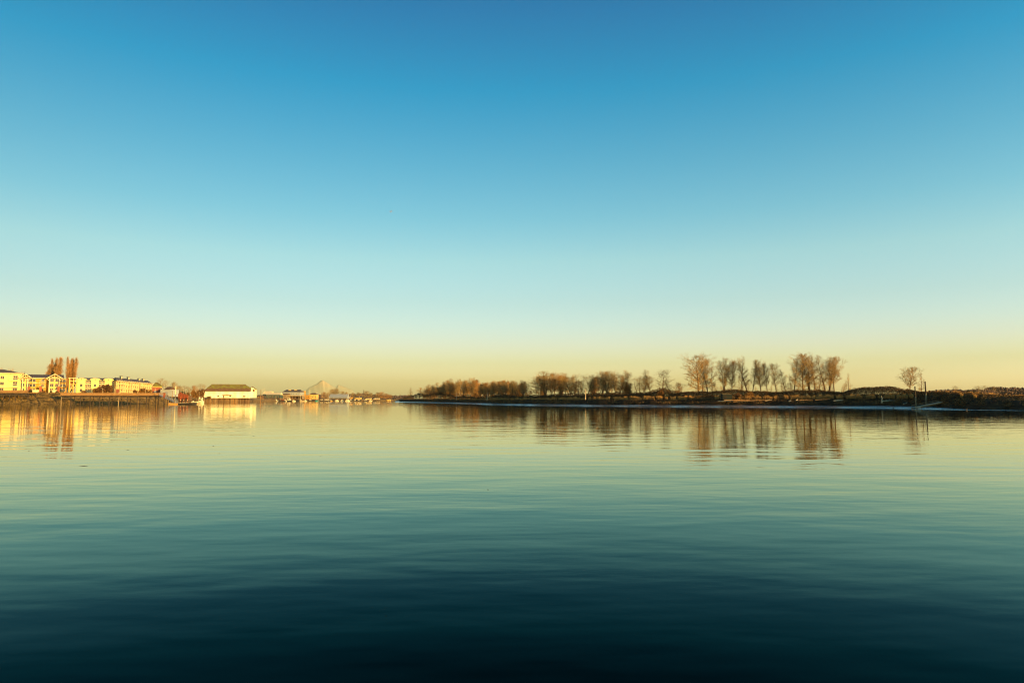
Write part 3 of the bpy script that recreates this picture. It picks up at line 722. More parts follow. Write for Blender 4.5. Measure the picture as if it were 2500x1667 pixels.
# gabled apartments
Bq = thing('apartment_building', 'cream apartments with two open timber gables and brick pillars', 'building', (wx(48.5, Yb + 1), Yb + 1, BZ), TH30); px = pxr(100, Yb + 5)
WB = along(158, 48.5, Yb + 1); eB = Z(922, Yb) - BZ; rB = Z(912.2, Yb) - BZ
lx = lambda u: along(u, 48.5, Yb + 1)
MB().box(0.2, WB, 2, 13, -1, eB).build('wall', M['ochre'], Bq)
MB().xprism([(1.4, eB + .004), (7.5, rB), (13.6, eB + .004)], lx(57), lx(150)).build('roof', M['roof'], Bq)
MB().box(lx(62), lx(108), 1.1, 1.37, eB - .15, eB + .12).build('gutter', M['white'], Bq)
def gablebay(u0, u1, vp, ve, name_mat):
    xc = (lx(u0) + lx(u1)) / 2; hw = (lx(u1) - lx(u0)) / 2; zp = Z(vp, Yb) - BZ; ze = Z(ve, Yb) - BZ
    MB().box(xc - hw + 1.4, xc + hw - 1.4, -.4, 1.997, -1, ze - .2).build('gable_bay', M[name_mat], Bq)
    MB().prism([(xc - hw + 1.4, ze - .19), (xc + hw - 1.4, ze - .19), (xc, zp - .75)], .5, 3).build('gable_wall', M['ochre'], Bq)
    gable(MB(), xc, hw, ze, zp, -1.4, 8).build('gable_roof', M['roof'], Bq)
    t_ = MB()
    for s in (-1, 1):
        t_.bar((xc + s*hw, -1.45, ze - .12), (xc, -1.45, zp - .12), .32)
        t_.bar((xc + s*hw*.42, -1.3, zp - (zp-ze)*.42 - .3), (xc, -1.3, ze + .35), .16)
        t_.bar((xc + s*(hw-1.6), -1.3, ze - 1.2), (xc + s*(hw - .5), -1.3, ze), .18)
        t_.box(xc + s*(hw-1.7) - .2, xc + s*(hw-1.7) + .2, -1.5, -1.1, -.5, ze - .1)
    t_.bar((xc - hw + .8, -1.28, ze + .3), (xc + hw - .8, -1.28, ze + .3), .22)
    t_.bar((xc, -1.3, ze + .3), (xc, -1.3, zp - .3), .16)
    t_.build('gable_truss', M['white'], Bq)
    for fl_ in range(3):
        window(Bq, xc - 1.1, .8 + fl_ * 2.5, 1.5, 1.5, -.4); window(Bq, xc + 1.1, .8 + fl_ * 2.5, 1.5, 1.5, -.4)
    return xc
gablebay(43.5, 76, 912.3, 922.5, 'cream')
gablebay(109, 152.5, 911.3, 923, 'cream')
for fl_ in range(3):
    for u in (72, 80, 101, 146, 154): window(Bq, lx(u), .8 + fl_ * 2.45, 1.2, 1.4, 2.0)
    if fl_: balcony(Bq, lx(101), .5 + fl_ * 2.45, 3.0, 1.4, 2.0)
for u in (70.5, 98.5, 142): MB().box(lx(u) - .5, lx(u) + .5, -2.2, -1.6, -1, 3.3).build('brick_pillar', M['brick'], Bq)
for u0, u1 in ((73, 95), (118, 139)): MB().box(lx(u0), lx(u1), -2.0, -1.85, .3, 1.5).build('patio_screen', M['white'], Bq)
MB().box(lx(76), lx(95), .6, 1.997, 4.9, 5.1).build('ledge', M['white'], Bq)
# open timber tower
Tw = thing('timber_tower', 'open cream timber frame tower with diagonal braces beside the gabled apartments', 'tower', (wx(166.5, 345), 345, BZ), TH30)
TW = (186.5 - 166.5) * pxr(176, 345); TH = Z(922.3, 345) - BZ
MB().box(-.3, TW + .1, -.3, 3.3, TH - .25, TH).build('cap', M['white'], Tw)
for x in (0, TW * .5, TW - .35):
    for y in (0, 2.8): MB().box(x, x + .35, y, y + .35, -1, TH - .253).build('post', M['cream'], Tw)
for z in (TH * .28, TH * .55, TH * .78): MB().box(-.1, TW, -.05, -.003, z, z + .28).build('crossbeam', M['cream'], Tw)
MB().bar((.2, -.1, 0), (TW * .5, -.1, TH * .55), .22).bar((TW * .55, -.1, TH * .28), (TW * .9, -.1, TH * .55), .2).build('brace', M['cream'], Tw)
MB().bar((.2, 2.7, 0.1), (TW - .2, 2.7, TH * .75), .5).build('stair', M['pile'], Tw)
# terrace with barrel dormers
Yc = 362; pc = pxr(235, Yc + 4)
Cq = thing('apartment_building', 'terrace of pale apartments with three arched dormers under a grey roof', 'building', (wx(188, Yc), Yc, BZ), TH30)
WC = along(282, 188, Yc); eC = Z(929, Yc) - BZ; rC = Z(921.2, Yc) - BZ
cx = lambda u: along(u, 188, Yc)
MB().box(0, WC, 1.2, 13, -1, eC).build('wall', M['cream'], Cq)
MB().xprism([(.5, eC + .004), (7.2, rC), (13.7, eC + .004)], -.5, WC + .4).build('roof', M['roof'], Cq)
for u in (196.5, 230, 263):
    xc = cx(u); hw = 2.1; zt = Z(922.6, Yc) - BZ
    MB().box(xc - hw + .3, xc + hw - .3, 0, 1.197, -1, eC + .3).build('bay', M['pale'], Cq)
    pts = [(xc + (hw + .45) * cos(a), eC + .3 + (zt - eC - .3) * sin(a)) for a in [pi * k / 10 for k in range(11)]]
    MB().prism(pts, -.35, 6).build('arched_dormer', M['pale'], Cq)
    window(Cq, xc, eC + .45, .5, .5, -.35)
    for fl_ in range(2): window(Cq, xc, .9 + fl_ * 2.6, 1.1, 1.4, 0)
for fl_ in range(3):
    for u in (208.5, 216.5, 243, 250, 273): 
        window(Cq, cx(u), .4 + fl_ * 2.35, 1.5, 1.9, 1.2)
        balcony(Cq, cx(u), .3 + fl_ * 2.35, 1.9, 1.0, 1.2)
# receding long wing
Dq0, Dq1 = 366.5, 436.0
x0, x1 = X(281.5, Dq0), X(371, Dq1); LW = hypot(x1 - x0, Dq1 - Dq0); ang = atan2(Dq1 - Dq0, x1 - x0)
Dw = thing('apartment_building', 'long pale apartment wing running away along the river with rooftop cupolas', 'building', (x0, Dq0, BZ), ang)
eD = eC; rD = eD + 2.1; SX, SY = 13.6, 6.9       # the block is skewed: its end wall follows the terrace
def skew(x0_, x1_, y0_, y1_, z0_, z1_, ztop=None):
    k0, k1 = y0_ / SY, y1_ / SY
    return [(x0_+SX*k0,y0_,z0_),(x1_+SX*k0,y0_,z0_),(x1_+SX*k1,y1_,z0_),(x0_+SX*k1,y1_,z0_),(x0_+SX*k0,y0_,z1_),(x1_+SX*k0,y0_,z1_),(x1_+SX*k1,y1_,z1_),(x0_+SX*k1,y1_,z1_)]
CF = [(0,3,2,1),(4,5,6,7),(0,1,5,4),(1,2,6,5),(2,3,7,6),(3,0,4,7)]
MB().add(skew(0, LW, 0, SY, -1, eD), CF).build('wall', M['pale'], Dw)
q_ = skew(-.3, LW + .5, -.5, SY + .5, eD + .004, eD + .1)[:4]
MB().add(q_ + [(SX/2 + 3, SY/2, rD), (LW + SX/2 - 5, SY/2, rD)], [(0,1,5,4),(1,2,5),(2,3,4,5),(3,0,4),(0,3,2,1)]).build('roof', M['roof'], Dw)
MB().box(-.1, LW + .5, -.9, -.62, eD - .2, eD + .12).build('gutter', M['white'], Dw)
nW = int(LW / 4.2)
for fl_ in range(3):
    for k in range(nW):
        x = 1.6 + k * 4.2
        if k in (1, 2, 5, 6, 10): window(Dw, x, .35 + fl_ * 2.4, 2.0, 1.95); balcony(Dw, x, .25 + fl_ * 2.4, 2.6, 1.3)
        else: window(Dw, x, .8 + fl_ * 2.4, 1.2, 1.4)
MB().box(.6, 5.2, -.12, -.003, -1, 2.3).build('brick_base', M['brick'], Dw)
for k, (fx, hh) in enumerate(((13, .9), (26, .8), (47, .6), (56, .7))):
    q = MB().add(skew(fx - 1.2, fx + 1.2, SY/2 - .9, SY/2 + .9, rD - 1.4, rD + hh), CF).build('cupola', M['white'], Dw)
    MB().add(skew(fx - 1.5, fx + 1.5, SY/2 - 1.1, SY/2 + 1.1, rD + hh + .003, rD + hh + .18), CF).build('cupola_roof', M['roof'], q)
# small hip-roofed block and brown hall
Eq = thing('apartment_building', 'small hip-roofed block at the far end of the apartment wing', 'building', (X(372, 445), 445, BZ), radians(26))
pe = PX(450) / 1.13; WE = 21 * pe; eE = Z(943, 445) - BZ
MB().box(0, WE, 0, 10, -1, eE).build('wall', M['cream'], Eq)
MB().add([(-.6,-.6,eE+.004),(WE+.8,-.6,eE+.004),(WE+.8,10.6,eE+.004),(-.6,10.6,eE+.004),(WE*.25,5,eE+2.8),(WE*.55,5,eE+2.8)], [(0,1,5,4),(1,2,5),(2,3,4,5),(3,0,4),(0,3,2,1)]).build('roof', M['moss'], Eq)
for x in (1.2, 3.2, 5): window(Eq, x, eE - 2.0, .8, 1.0)
Hq = thing('hall', 'low reddish brown hall with a pale round emblem window facing the boardwalk', 'building', (X(370.5, 405), 405, BZ), radians(26))
ph = PX(408) / 1.13
MB().box(0, 20 * ph, 0, 9, -1, Z(945.5, 405) - BZ).build('wall', M['brick'], Hq)
MB().box(-.3, 20.5 * ph, -.3, 9.3, Z(945.5, 405) - BZ + .004, Z(944.6, 405) - BZ).build('roof', M['brown'], Hq)
MB().tube((8 * ph, -.08, 1.2), (8 * ph, 0.05, 1.2), .75, .75, 12).build('window', M['shed'], Hq)
Gq = thing('shed', 'pale grey-green shed behind the top of the gangway', 'shed', (X(391, 398), 398, BZ - 1), radians(0))
pg = PX(398); hg = Z(951, 398) - BZ + 1
MB().box(0, 28.5 * pg, 0, 8, -1, hg).build('wall', M['shed'], Gq)
MB().xprism([(-.4, hg + .004), (4, hg + 1.7), (8.4, hg + .004)], 2, 22 * pg).build('roof', M['brown'], Gq)
MB().box(2.5, 4.3, -.05, -.002, 0.2, 2.2).build('door', M['steel'], Gq)
# shrubs in front of the apartments
for u, vt, hw, m, lab in [(243,938,9,'brownbush','dark brown shrub left of a pair before the arched terrace'),(254,932,12,'brownbush','tall brown shrub in front of the arched terrace'),
    (268,938,11,'brownbush','brown shrub right of the tall one before the arched terrace'),(232,945,9,'orangebush','low golden shrub between the tower and the brown shrubs'),
    (330,948,7,'brownbush','small brown shrub in front of the receding wing'),(343,945,8,'orangebush','golden shrub left of two before the receding wing'),
    (355,946,9,'orangebush','golden shrub right of two before the receding wing'),(365,949,7,'orangebush','low golden shrub at the end of the receding wing'),
    (202,950,6,'brownbush','low dark shrub at the foot of the first arched bay'),(106,951,4,'brownbush','dark shrub on the patio between the two gables')]:
    bush(u, vt, 352 if u > 190 else 345, hw, lab, m, zb=BZ - .2)
for u, vt, hw, lab in [(74,949.5,5,'dark clipped shrub by the first brick pillar'),(122,950.5,5,'dark shrub left of a pair before the right gable'),(136,951,5,'dark shrub right of a pair before the right gable'),
    (103,954,7,'dark red-brown shrub spilling over the bank edge'),(139,956,7,'brown shrub on the bank below the right gable'), (63,950,3,'small dark shrub at the left end of the patio')]:
    bush(u, vt, 343, hw, lab, 'brownbush' if 'brown' in lab else 'bush', zb=BZ - .8)
for u, vt, hw, D, lab, m in [(484,944,8,496,'round orange tree-like shrub left of a pair beside the barn','orangebush'),(473,946,9,496,'wide orange shrub left of the round ones beside the barn','orangebush'),
    (490,947,9,496,'orange-brown shrub nearest the barn wall','brownbush'),(460,955,9,496,'low olive shrub right of the red net shed','brownbush'),(511,965,7,497,'low brown shrub against the barn wall','brownbush'),
    (403,944,10,440,'dark domed brown bush behind the grey shed','brownbush'),(444,954,9,480,'dark bush behind the red net shed','bush'),(497,966,6,497,'low brown shrub at the left corner of the barn','brownbush')]:
    bush(u, vt, D, hw, lab, m, zb=3.0)

# ------------------------------------------------------------------ boardwalk and piers
def pier(name, u0, D0, u1, D1, vdeck, label, n, wid=5, rail=True, raildense=False, railm='wood', thick=.9, skirt=0, pilem='pile', zd=None):
    xa, xb = X(u0, D0), X(u1, D1); L = hypot(xb - xa, D1 - D0); an = atan2(D1 - D0, xb - xa)
    zz = Z(vdeck, (D0 + D1) / 2) if zd is None else zd
    o = thing(name, label, 'pier', (xa, D0, 0), an)
    MB().box(0, L, 0, wid, zz - .28, zz).build('deck', M[railm], o)
    MB().box(0, L, .35, .65, zz - thick, zz - .283).box(0, L, wid - .6, wid - .3, zz - thick, zz - .283).build('beam', M['pile'], o)
    for k in range(n + 1):
        x = .3 + (L - .6) * k / n; R = random.Random(k + int(u0))
        MB().tube((x, .5, -1.5), (x + R.uniform(-.1,.1), .5, zz - thick), .24, .2, 7).build('pile', M[pilem if R.random() > .15 else 'litpile'], o)
        MB().tube((x, wid - .5, -1.5), (x, wid - .5, zz - thick), .22, .2, 6).build('pile', M['pile'], o)
        if k < n: MB().bar((x, .6, zz - thick - .5), (x + (L-.6)/n, .6, zz - thick - .5), .16).build('brace', M['litpile'], o)
    if rail:
        r = MB().box(0, L, 0, .12, zz + .95, zz + 1.1)
        m_ = int(L / (1.9 if not raildense else .8))
        for k in range(m_ + 1): r.box(k * (L - .14) / m_, k * (L - .14) / m_ + .14, .01, .13, zz + .003, zz + .947)
        r.box(0, L, .03, .09, zz + .05, zz + .86)
        r.build('railing', M[railm], o)
    return o, zz, L
P1, zp1, L1 = pier('boardwalk', 147, 323, 404, 331, 964.2, 'long orange timber boardwalk on dark piles in front of the apartments', 11, wid=4.5)
P2, zp2, L2 = pier('boardwalk', -70, 326, 68, 326, 957.8, 'short boardwalk on piles below the leftmost apartments', 9, wid=6, raildense=True)
# lamps on the long boardwalk
lamp = thing('lamp_post', 'x', 'lamp', (0,0,0))
MB().tube((0,0,0), (0,0,2.9), .05, .04, 8).build('post', M['white'], lamp)
MB().tube((0,0,2.9), (0,0,3.2), .16, .1, 8).build('lantern', M['boat'], lamp)
LPOS = [(202,'leftmost slim lamp post on the long boardwalk'),(250,'slim lamp post on the boardwalk before the brown shrubs'),(279,'slim lamp post on the boardwalk before the brick base'),
        (355,'slim lamp post on the boardwalk before the golden shrubs'),(378,'slim lamp post on the boardwalk near the brown hall')]
for i, (u, lab) in enumerate(LPOS):
    D = 323 + (u - 147) / 257 * 8 + 2; loc = (X(u, D), D, zp1)
    if i == 0: lamp.location = loc; lamp['label'] = lab; lamp['group'] = 'lamp posts on the boardwalk'
    else: dup(lamp, loc, label=lab)
# benches on the boardwalk
bench = thing('bench', 'timber bench on the boardwalk left of the middle', 'bench', (X(222, 329), 328.4, zp1), 0, 'benches on the boardwalk')
MB().box(-.9,.9,-.25,.25,.42,.5).build('seat', M['wood'], bench); MB().box(-.9,.9,.22,.28,.503,.95).build('backrest', M['wood'], bench)
for s in (-1, 1): MB().box(s*.7-.05, s*.7+.05, -.22,.22,0,.417).build('leg', M['steel'], bench)
dup(bench, (X(300, 330), 329.5, zp1), label='timber bench on the boardwalk before the receding wing')
# gangway
gw = thing('gangway', 'grey railed steel gangway sloping from the boardwalk down to the orange float', 'gangway')
a = Vector((X(391, 328), 327, zp1)); b2 = Vector((X(429, 322), 322, .75)); w = Vector((.35, 1.5, 0))
MB().add([a, b2, b2 + w, a + w, a - Vector((0,0,.25)), b2 - Vector((0,0,.25)), b2 + w - Vector((0,0,.25)), a + w - Vector((0,0,.25))], [(0,1,2,3),(4,7,6,5),(0,4,5,1),(3,2,6,7)]).build('walkway', M['steel'], gw)
for s in (0, 1):
    r = MB(); o_ = w * s
    for h in (.35, .7, 1.15): r.bar(a + o_ + Vector((0,0,h)), b2 + o_ + Vector((0,0,h)), .07)
    for k in range(11): q = a.lerp(b2, k / 10) + o_; r.bar(q, q + Vector((0,0,1.15)), .07)
    r.build('railing', M['steel'], gw)
bp_ = thing('gangway_post', 'dark red square post standing in front of the gangway', 'post', (X(400.5, 322), 322, 0))
MB().box(-.28,.28,-.28,.28,Z(970.5,322),Z(959.5,322)).build('shaft', M['red'], bp_); MB().tube((0,0,-1),(0,0,Z(970.5,322)-.003),.2,.18,8).build('pile', M['pile'], bp_); MB().box(-.35,.35,-.35,.35,Z(959.5,322)+.003,Z(959,322)+.1).build('cap', M['brown'], bp_)
of = thing('float', 'orange floating landing stage at the foot of the gangway', 'float', (X(412, 320), 320, 0))
MB().box(0, 3.9, 0, 2.6, -.3, .55).build('hull', M['orange'], of); MB().box(-.1, 4.0, -.1, 2.7, .553, .65).build('deck', M['drift'], of)
for x in (.4, 3.5): MB().tube((x,.2,.65),(x,.2,.95),.08,.12,8).build('bollard', M['steel'], of)
tp = thing('mooring_pile', 'tall pale mooring pile standing alone behind the orange float', 'mooring pile', (X(428, 332), 332, -1))
MB().tube((0,0,0),(0,0,Z(942,332)+.9),.26,.22,10).build('shaft', M['white'], tp); MB().tube((0,0,Z(942,332)+.9),(0,0,Z(941,332)+1),.24,.05,10).build('cap', M['steel'], tp)
for i, (u, v0, D, lab) in enumerate([(421,953,345,'short pale mooring pile just left of the tall one'),(447,955,380,'thin pale pile behind the red net shed'),(455,953,384,'thin grey mast-like pile right behind the red shed'),
        (420,965,324,'pale pile rising beside the orange float'),(426.5,975,321,'short white post at the foot of the gangway'),(486,957,470,'thin pale pile above the moored cabin boat')]):
    q = thing('mooring_pile', lab, 'mooring pile', (X(u, D), D, -1)); h = Z(v0, D) + 1
    MB().tube((0,0,0),(0,0,h),.17,.14,8).build('shaft', M['litpile'], q); MB().tube((0,0,h),(0,0,h+.2),.15,.03,8).build('cap', M['white'], q)
# red net shed: red frame and panels on piles
rs = thing('net_shed', 'red timber shed with an uneven top on piles beside the gangway', 'shed', (X(434.5, 330), 330, 0))
pr = PX(330); zs = Z(978, 330)
MB().box(0, 25 * pr, 0, 4, zs - .3, zs).build('deck', M['pile'], rs)
tops = [961, 957, 958.5, 960, 961.5, 962.5, 963, 964.5, 967]
wl = MB()
for k, v in enumerate(tops[:-1]):
    xx0, xx1 = k * 25 * pr / 8 + .02, (k + 1) * 25 * pr / 8 - .02
    wl.box(xx0, xx1, .1 * (k % 2), .1 * (k % 2) + .15, zs + (.02 if k in (0, 2, 5, 7) else 1.3), Z(v, 330))
wl.build('board_wall', M['red'], rs)
MB().box(.1, 25 * pr - .1, .4, 3.8, zs + .02, Z(965, 330)).build('inner_wall', M['brown'], rs)
for k in range(6):
    x = .3 + k * (25 * pr - .6) / 5
    MB().tube((x, -.1, -1), (x, -.1, zs + 1.2 + (k % 2)), .14, .12, 7).build('pile', M['red'] if k % 2 else M['pile'], rs)
for k in range(3): MB().tube((1.4 + k * 1.6, -.3, zs + .1), (1.4 + k * 1.6, -.3, zs + .42), .17, .17, 8).build('float_ball', M['boat'], rs)
# dark landing behind
P3, z3, L3 = pier('landing', 412, 338, 434, 338, 968, 'dark timber landing between the gangway and the red shed', 4, wid=5, rail=False)

# ------------------------------------------------------------------ boats
def hullmesh(L, W, H, sheer=.35, n=9):
    mb = MB(); rings = []
    for i in range(n + 1):
        t_ = i / n; w_ = W / 2 * (1 - max(0, (t_ - .45) / .55) ** 2.2) * (.85 + .15 * min(1, t_ * 4)); z_ = H + sheer * max(0, t_ - .3) ** 2 * 2
        rings.append([(t_ * L, -w_, z_), (t_ * L - .02 * L * t_, -w_ * .75, .0), (t_ * L - .04 * L * t_, 0, -.25), (t_ * L - .02 * L * t_, w_ * .75, .0), (t_ * L, w_, z_)])
    vs = [p for r in rings for p in r]; fs = []
    for i in range(n):
        for k in range(4): a = i * 5 + k; fs.append((a, a + 1, a + 6, a + 5))
        fs.append((i * 5, i * 5 + 5, i * 5 + 9, i * 5 + 4))
    fs.append((0, 4, 3, 2, 1)); mb.add(vs, fs); return mb
def boat(name, u, D, L, W, H, label, rz=0, hm='boat', cabin=None, mast=0, flip=False, cm='boat', mastm='white', group=None):
    o = thing(name, label, 'boat', (X(u, D), D, 0), rz + (pi if flip else 0), group)
    hullmesh(L, W, H).build('hull', M[hm], o)
    MB().box(.05*L, .6*L, -W*.47, W*.47, H+.01, H+.09).build('gunwale', M['boat'], o)
    if cabin:
        a0, a1, h = cabin
        c = MB().prism([(a0*L, H+.093), (a1*L, H+.093), (a1*L - .1*L, H+.09+h), (a0*L, H+.09+h)], -W*.33, W*.33).build('cabin', M[cm], o)
        MB().box(a0*L - .1, a1*L - .08*L, -W*.38, W*.38, H+.093+h, H+.18+h).build('cabin_roof', M['boat'], c)
        MB().box(a0*L + .12*(a1-a0)*L, a1*L - .35*(a1-a0)*L, -W*.34, -W*.333, H+.1+h*.45, H+.1+h*.85).build('cabin_window', M['glass'], c)
    if mast:
        m_ = MB().tube((L*.5, 0, H), (L*.5, 0, mast), .11, .07, 6).build('mast', M[mastm], o)
        MB().bar((L*.5, 0, mast*.35 + H), (L*.12, 0, mast*.42 + H), .1).build('boom', M['wood'], m_)
        st = MB().bar((L*.5, 0, mast), (L*.97, 0, H + .5), .035).bar((L*.5, 0, mast), (.02*L, 0, H + .3), .035); st.build('rigging', M['steel'], o)
    return o
boat('barge', 437, 322, 8.6, 3, .65, 'long low dark barge with a pale deck moored below the red shed', hm='hull')
cb = boat('cabin_boat', 484, 430, 3.8, 2.1, 1.0, 'white cabin boat moored left of the barn piles', cabin=(.15,.75,1.6))
MB().tube((2.2,0,2.7),(2.2,0,4.4),.04,.03,6).build('antenna', M['white'], cb)
MB().box(.7,1.0,-.7,.7,2.78,3.9).box(2.6,2.7,-.7,.7,2.78,3.6).build('arch', M['boat'], cb)
boat('motor_boat', 468, 400, 3.6, 1.7, .8, 'small white open motor boat between the barge and the cabin boat', cabin=(.1,.4,.55))
boat('rowing_boat', 476, 395, 3.2, 1.3, .6, 'small yellowish skiff lying just left of the cabin boat', hm='drift')
MBOATS = [(669,846,5.5,.9,(.2,.7,1.4),0,'boat','boat','small white boat at the left of the marina row'),
 (682,843,8,1.0,(.3,.75,1.5),0,'hull','red','dark-hulled boat with a red wheelhouse in the marina'),
 (693,845,4,.9,(.2,.7,1.4),0,'boat','boat','small white boat right of the red wheelhouse boat'),
 (701,846,15,1.4,(.05,.3,3.0),0,'hull','boat','long dark work boat with a white cabin aft under the open shed'),
 (733,846,4,.8,(.2,.6,.8),0,'drift','boat','little pale dinghy in front of the work boat stern'),
 (769,950,5,1.3,None,14,'teal','teal','teal-hulled sailing boat with a tall white mast'),
 (781,955,6.5,1.2,(.2,.7,1.6),10,'hull','boat','white masted boat right of the teal one'),
 (790,960,6.5,1.2,(.2,.7,1.6),12,'hull','boat','white masted boat in the middle of the moored row'),
 (797,965,6,1.2,(.2,.7,1.6),10,'hull','boat','white masted boat closest to the grey boat shed'),
 (804,970,4.5,.9,(.2,.7,.9),0,'orange','boat','orange boat in front of the left end of the grey boat shed'),
 (818,975,5.5,.9,(.2,.7,1.3),0,'boat','boat','white boat in front of the middle of the grey boat shed'),
 (843,985,7,1.1,(.2,.75,1.7),0,'boat','boat','large white boat at the right end of the grey boat shed'),
 (863,1010,5,.9,(.2,.7,1.5),0,'hull','boat','small boat with white cabin left of the dark tall post'),
 (889,1010,6,.9,(.2,.6,1.8),0,'hull','boat','dark boat with a white cabin right of the dark tall post'),
 (653,838,5,.9,(.2,.6,1.2),0,'boat','boat','white boat under the left end of the cream marina roof'),
 (714,836,4,.8,(.2,.6,1.0),0,'boat','boat','small white boat moored against the dark work boat'),
 (741,930,5,.9,(.2,.7,1.3),0,'boat','boat','white boat in front of the yellow-fronted marina cabin'),
 (754,935,5,1.0,(.2,.7,1.5),7,'hull','boat','short-masted white boat in front of the flat-roofed cabin'),
 (832,990,5,.9,(.2,.7,1.4),0,'boat','boat','white boat right of the middle of the grey boat shed'),
 (853,1000,5,.9,(.2,.6,1.2),6,'hull','boat','short-masted boat just past the grey boat shed'),
 (872,1015,6,1.0,(.2,.6,1.4),8,'hull','boat','masted boat halfway between the boat shed and the dark post'),
 (901,1030,5,.8,(.2,.6,1.1),0,'boat','boat','small white boat farthest right along the low dock'),
 (911,1040,5,.7,None,0,'hull','hull','tiny dark skiff out on the water near the far shore')]
for u, D, L, H, cabn, mast, hm, cmm, lab in MBOATS:
    boat('sailing_boat' if 'sailing' in lab else 'boat', u, D, L, 2.4, H, lab, hm=hm, cabin=cabn, mast=mast, cm=cmm, group='boats moored in the marina')

# ------------------------------------------------------------------ white barn on piles
bD = 500; pb = PX(bD) / 1.09; bx = lambda u: along(u, 494.5, bD, radians(22))
Bn = thing('barn', 'long white wooden barn with a mossy green roof standing on piles over the water', 'barn', (X(494.5, bD), bD, 0), radians(22))
zf = Z(971.3, bD); ze = Z(954.6, bD); WBn = bx(611); zr = Z(938, bD); dB = 16
MB().box(0, WBn, 0, dB, zf, ze).build('wall', M['barnwhite'], Bn)
# gable end wall and its roof break at the right
MB().xprism([(0, ze + .002), (dB, ze + .002), (dB * .72, ze + (zr - ze) * .62), (dB * .5, ze + (zr - ze) * .8), (dB * .28, ze + (zr - ze) * .62)], WBn - .35, WBn - .05).build('gable_wall', M['barnwhite'], Bn)
x2 = bx(600)
zk = ze + (zr - ze) * .38
rf = MB()
# mansard-like main roof: steep lower skirt, mossy upper slope, clipped left end
rf.add([(.2,-.7,ze-.15),(WBn+.3,-.7,ze-.15),(WBn+.3,1.6,zk+.4),(2.6,1.6,zk+.4),(2.6,dB-1.6,zk+.4),(WBn+.3,dB-1.6,zk+.4),(WBn+.3,dB+.7,ze-.15),(.2,dB+.7,ze-.15)],
       [(0,1,2,3),(0,3,4,7),(7,4,5,6)])
rf.build('roof_skirt', M['brown'], Bn)
MB().add([(2.4,1.2,zk+.25),(WBn+.9,1.2,zk+.25),(x2,6.2,zr-.1),(5.2,6.2,zr-.1),(5.2,dB-6.2,zr-.1),(x2,dB-6.2,zr-.1),(WBn+.9,dB-1.2,zk+.25),(2.4,dB-1.2,zk+.25)],
         [(0,1,2,3),(3,2,5,4),(0,3,4,7),(7,4,5,6),(1,6,5,2)]).build('roof', M['moss'], Bn)
MB().box(5.4, x2 - .3, dB*.5-.3, dB*.5+.3, zr - .098, zr + .35).build('ridge_cap', M['brown'], Bn)
# lean-to wing with its own gable at right
xe0, xe1 = WBn + .003, bx(626)
wn = MB().prism([(xe0, zf+.3), (xe1, zf+.3), (xe1, ze+1.1), (xe1 - 1.1, ze+1.9), (xe0 + .8, ze + 3.0), (xe0, ze+2.6)], 3, 13).build('wing', M['barnwhite'], Bn)
MB().box(xe0 + 1.5, xe0 + 2.9, 2.95, 2.997, ze - .3, ze + 1.6).build('hatch', M['brown'], Bn)
gable(MB(), xe0 + 1.2, 3.2, ze + 1.5, ze + 3.9, 2.2, 13.5, .3).build('wing_roof', M['moss'], Bn)
for u, w_, h_, z_ in ((532.6, 1.2, .75, .9), (562, 1.2, .8, .9), (596, 1.6, .8, .8)):
    window(Bn, bx(u), zf + z_, w_, h_, 0, 'wood')
MB().box(bx(544.5), bx(547.5), -.06, -.002, zf + .1, zf + 1.9).build('door', M['brown'], Bn)
MB().add([(bx(543),-1.3,zf+2.1),(bx(565),-1.3,zf+2.1),(bx(565),-.003,zf+2.45),(bx(543),-.003,zf+2.45),(bx(543),-1.3,zf+2.0),(bx(565),-1.3,zf+2.0),(bx(565),-.003,zf+2.35),(bx(543),-.003,zf+2.35)],
         [(0,1,2,3),(4,7,6,5),(0,4,5,1),(1,5,6,2),(3,7,4,0)]).build('porch_roof', M['wood'], Bn)
MB().box(bx(537), bx(609), -1.6, -.003, zf - .35, zf - .06).build('walkway', M['brown'], Bn)
MB().box(-.1, WBn + .1, -.05, dB, zf - .5, zf - .003).build('floor_beam', M['pile'], Bn)
R = random.Random(3)
for k in range(46):
    x = .2 + (WBn - .4) * k / 45
    if x > bx(565) and k % 2: continue
    MB().tube((x, .3 + R.uniform(-.2,.5), -1.4), (x + R.uniform(-.25,.25), .3, zf - .5), .15, .13, 6).build('pile', M['litpile' if k % 5 else 'pile'], Bn)
MB().box(.2, bx(580), .9, 1.2, -1, zf - .503).build('bulkhead', M['wood'], Bn)
MB().box(bx(580.2), WBn, 3, 3.3, -1, zf - .503).build('bulkhead', M['brown'], Bn)
# fence of old piles between the red shed and barn
of_ = thing('pile_wall', 'row of old close-set timber piles along the shore left of the barn', 'pile wall', (X(458, 470), 470, 0))
ww = MB()
Lf = (500 - 458) * PX(470)
MB().box(0, Lf, .2, .5, -1, Z(972.5, 470)).build('backing', M['pile'], of_)
R = random.Random(8)
for k in range(30): MB().tube((k * Lf / 29, 0, -1.2), (k * Lf / 29 + R.uniform(-.15,.15), 0, Z(970.5, 470) + R.uniform(-.5,.3)), .17, .14, 6).build('pile', M['litpile' if k % 2 else 'pile'], of_)

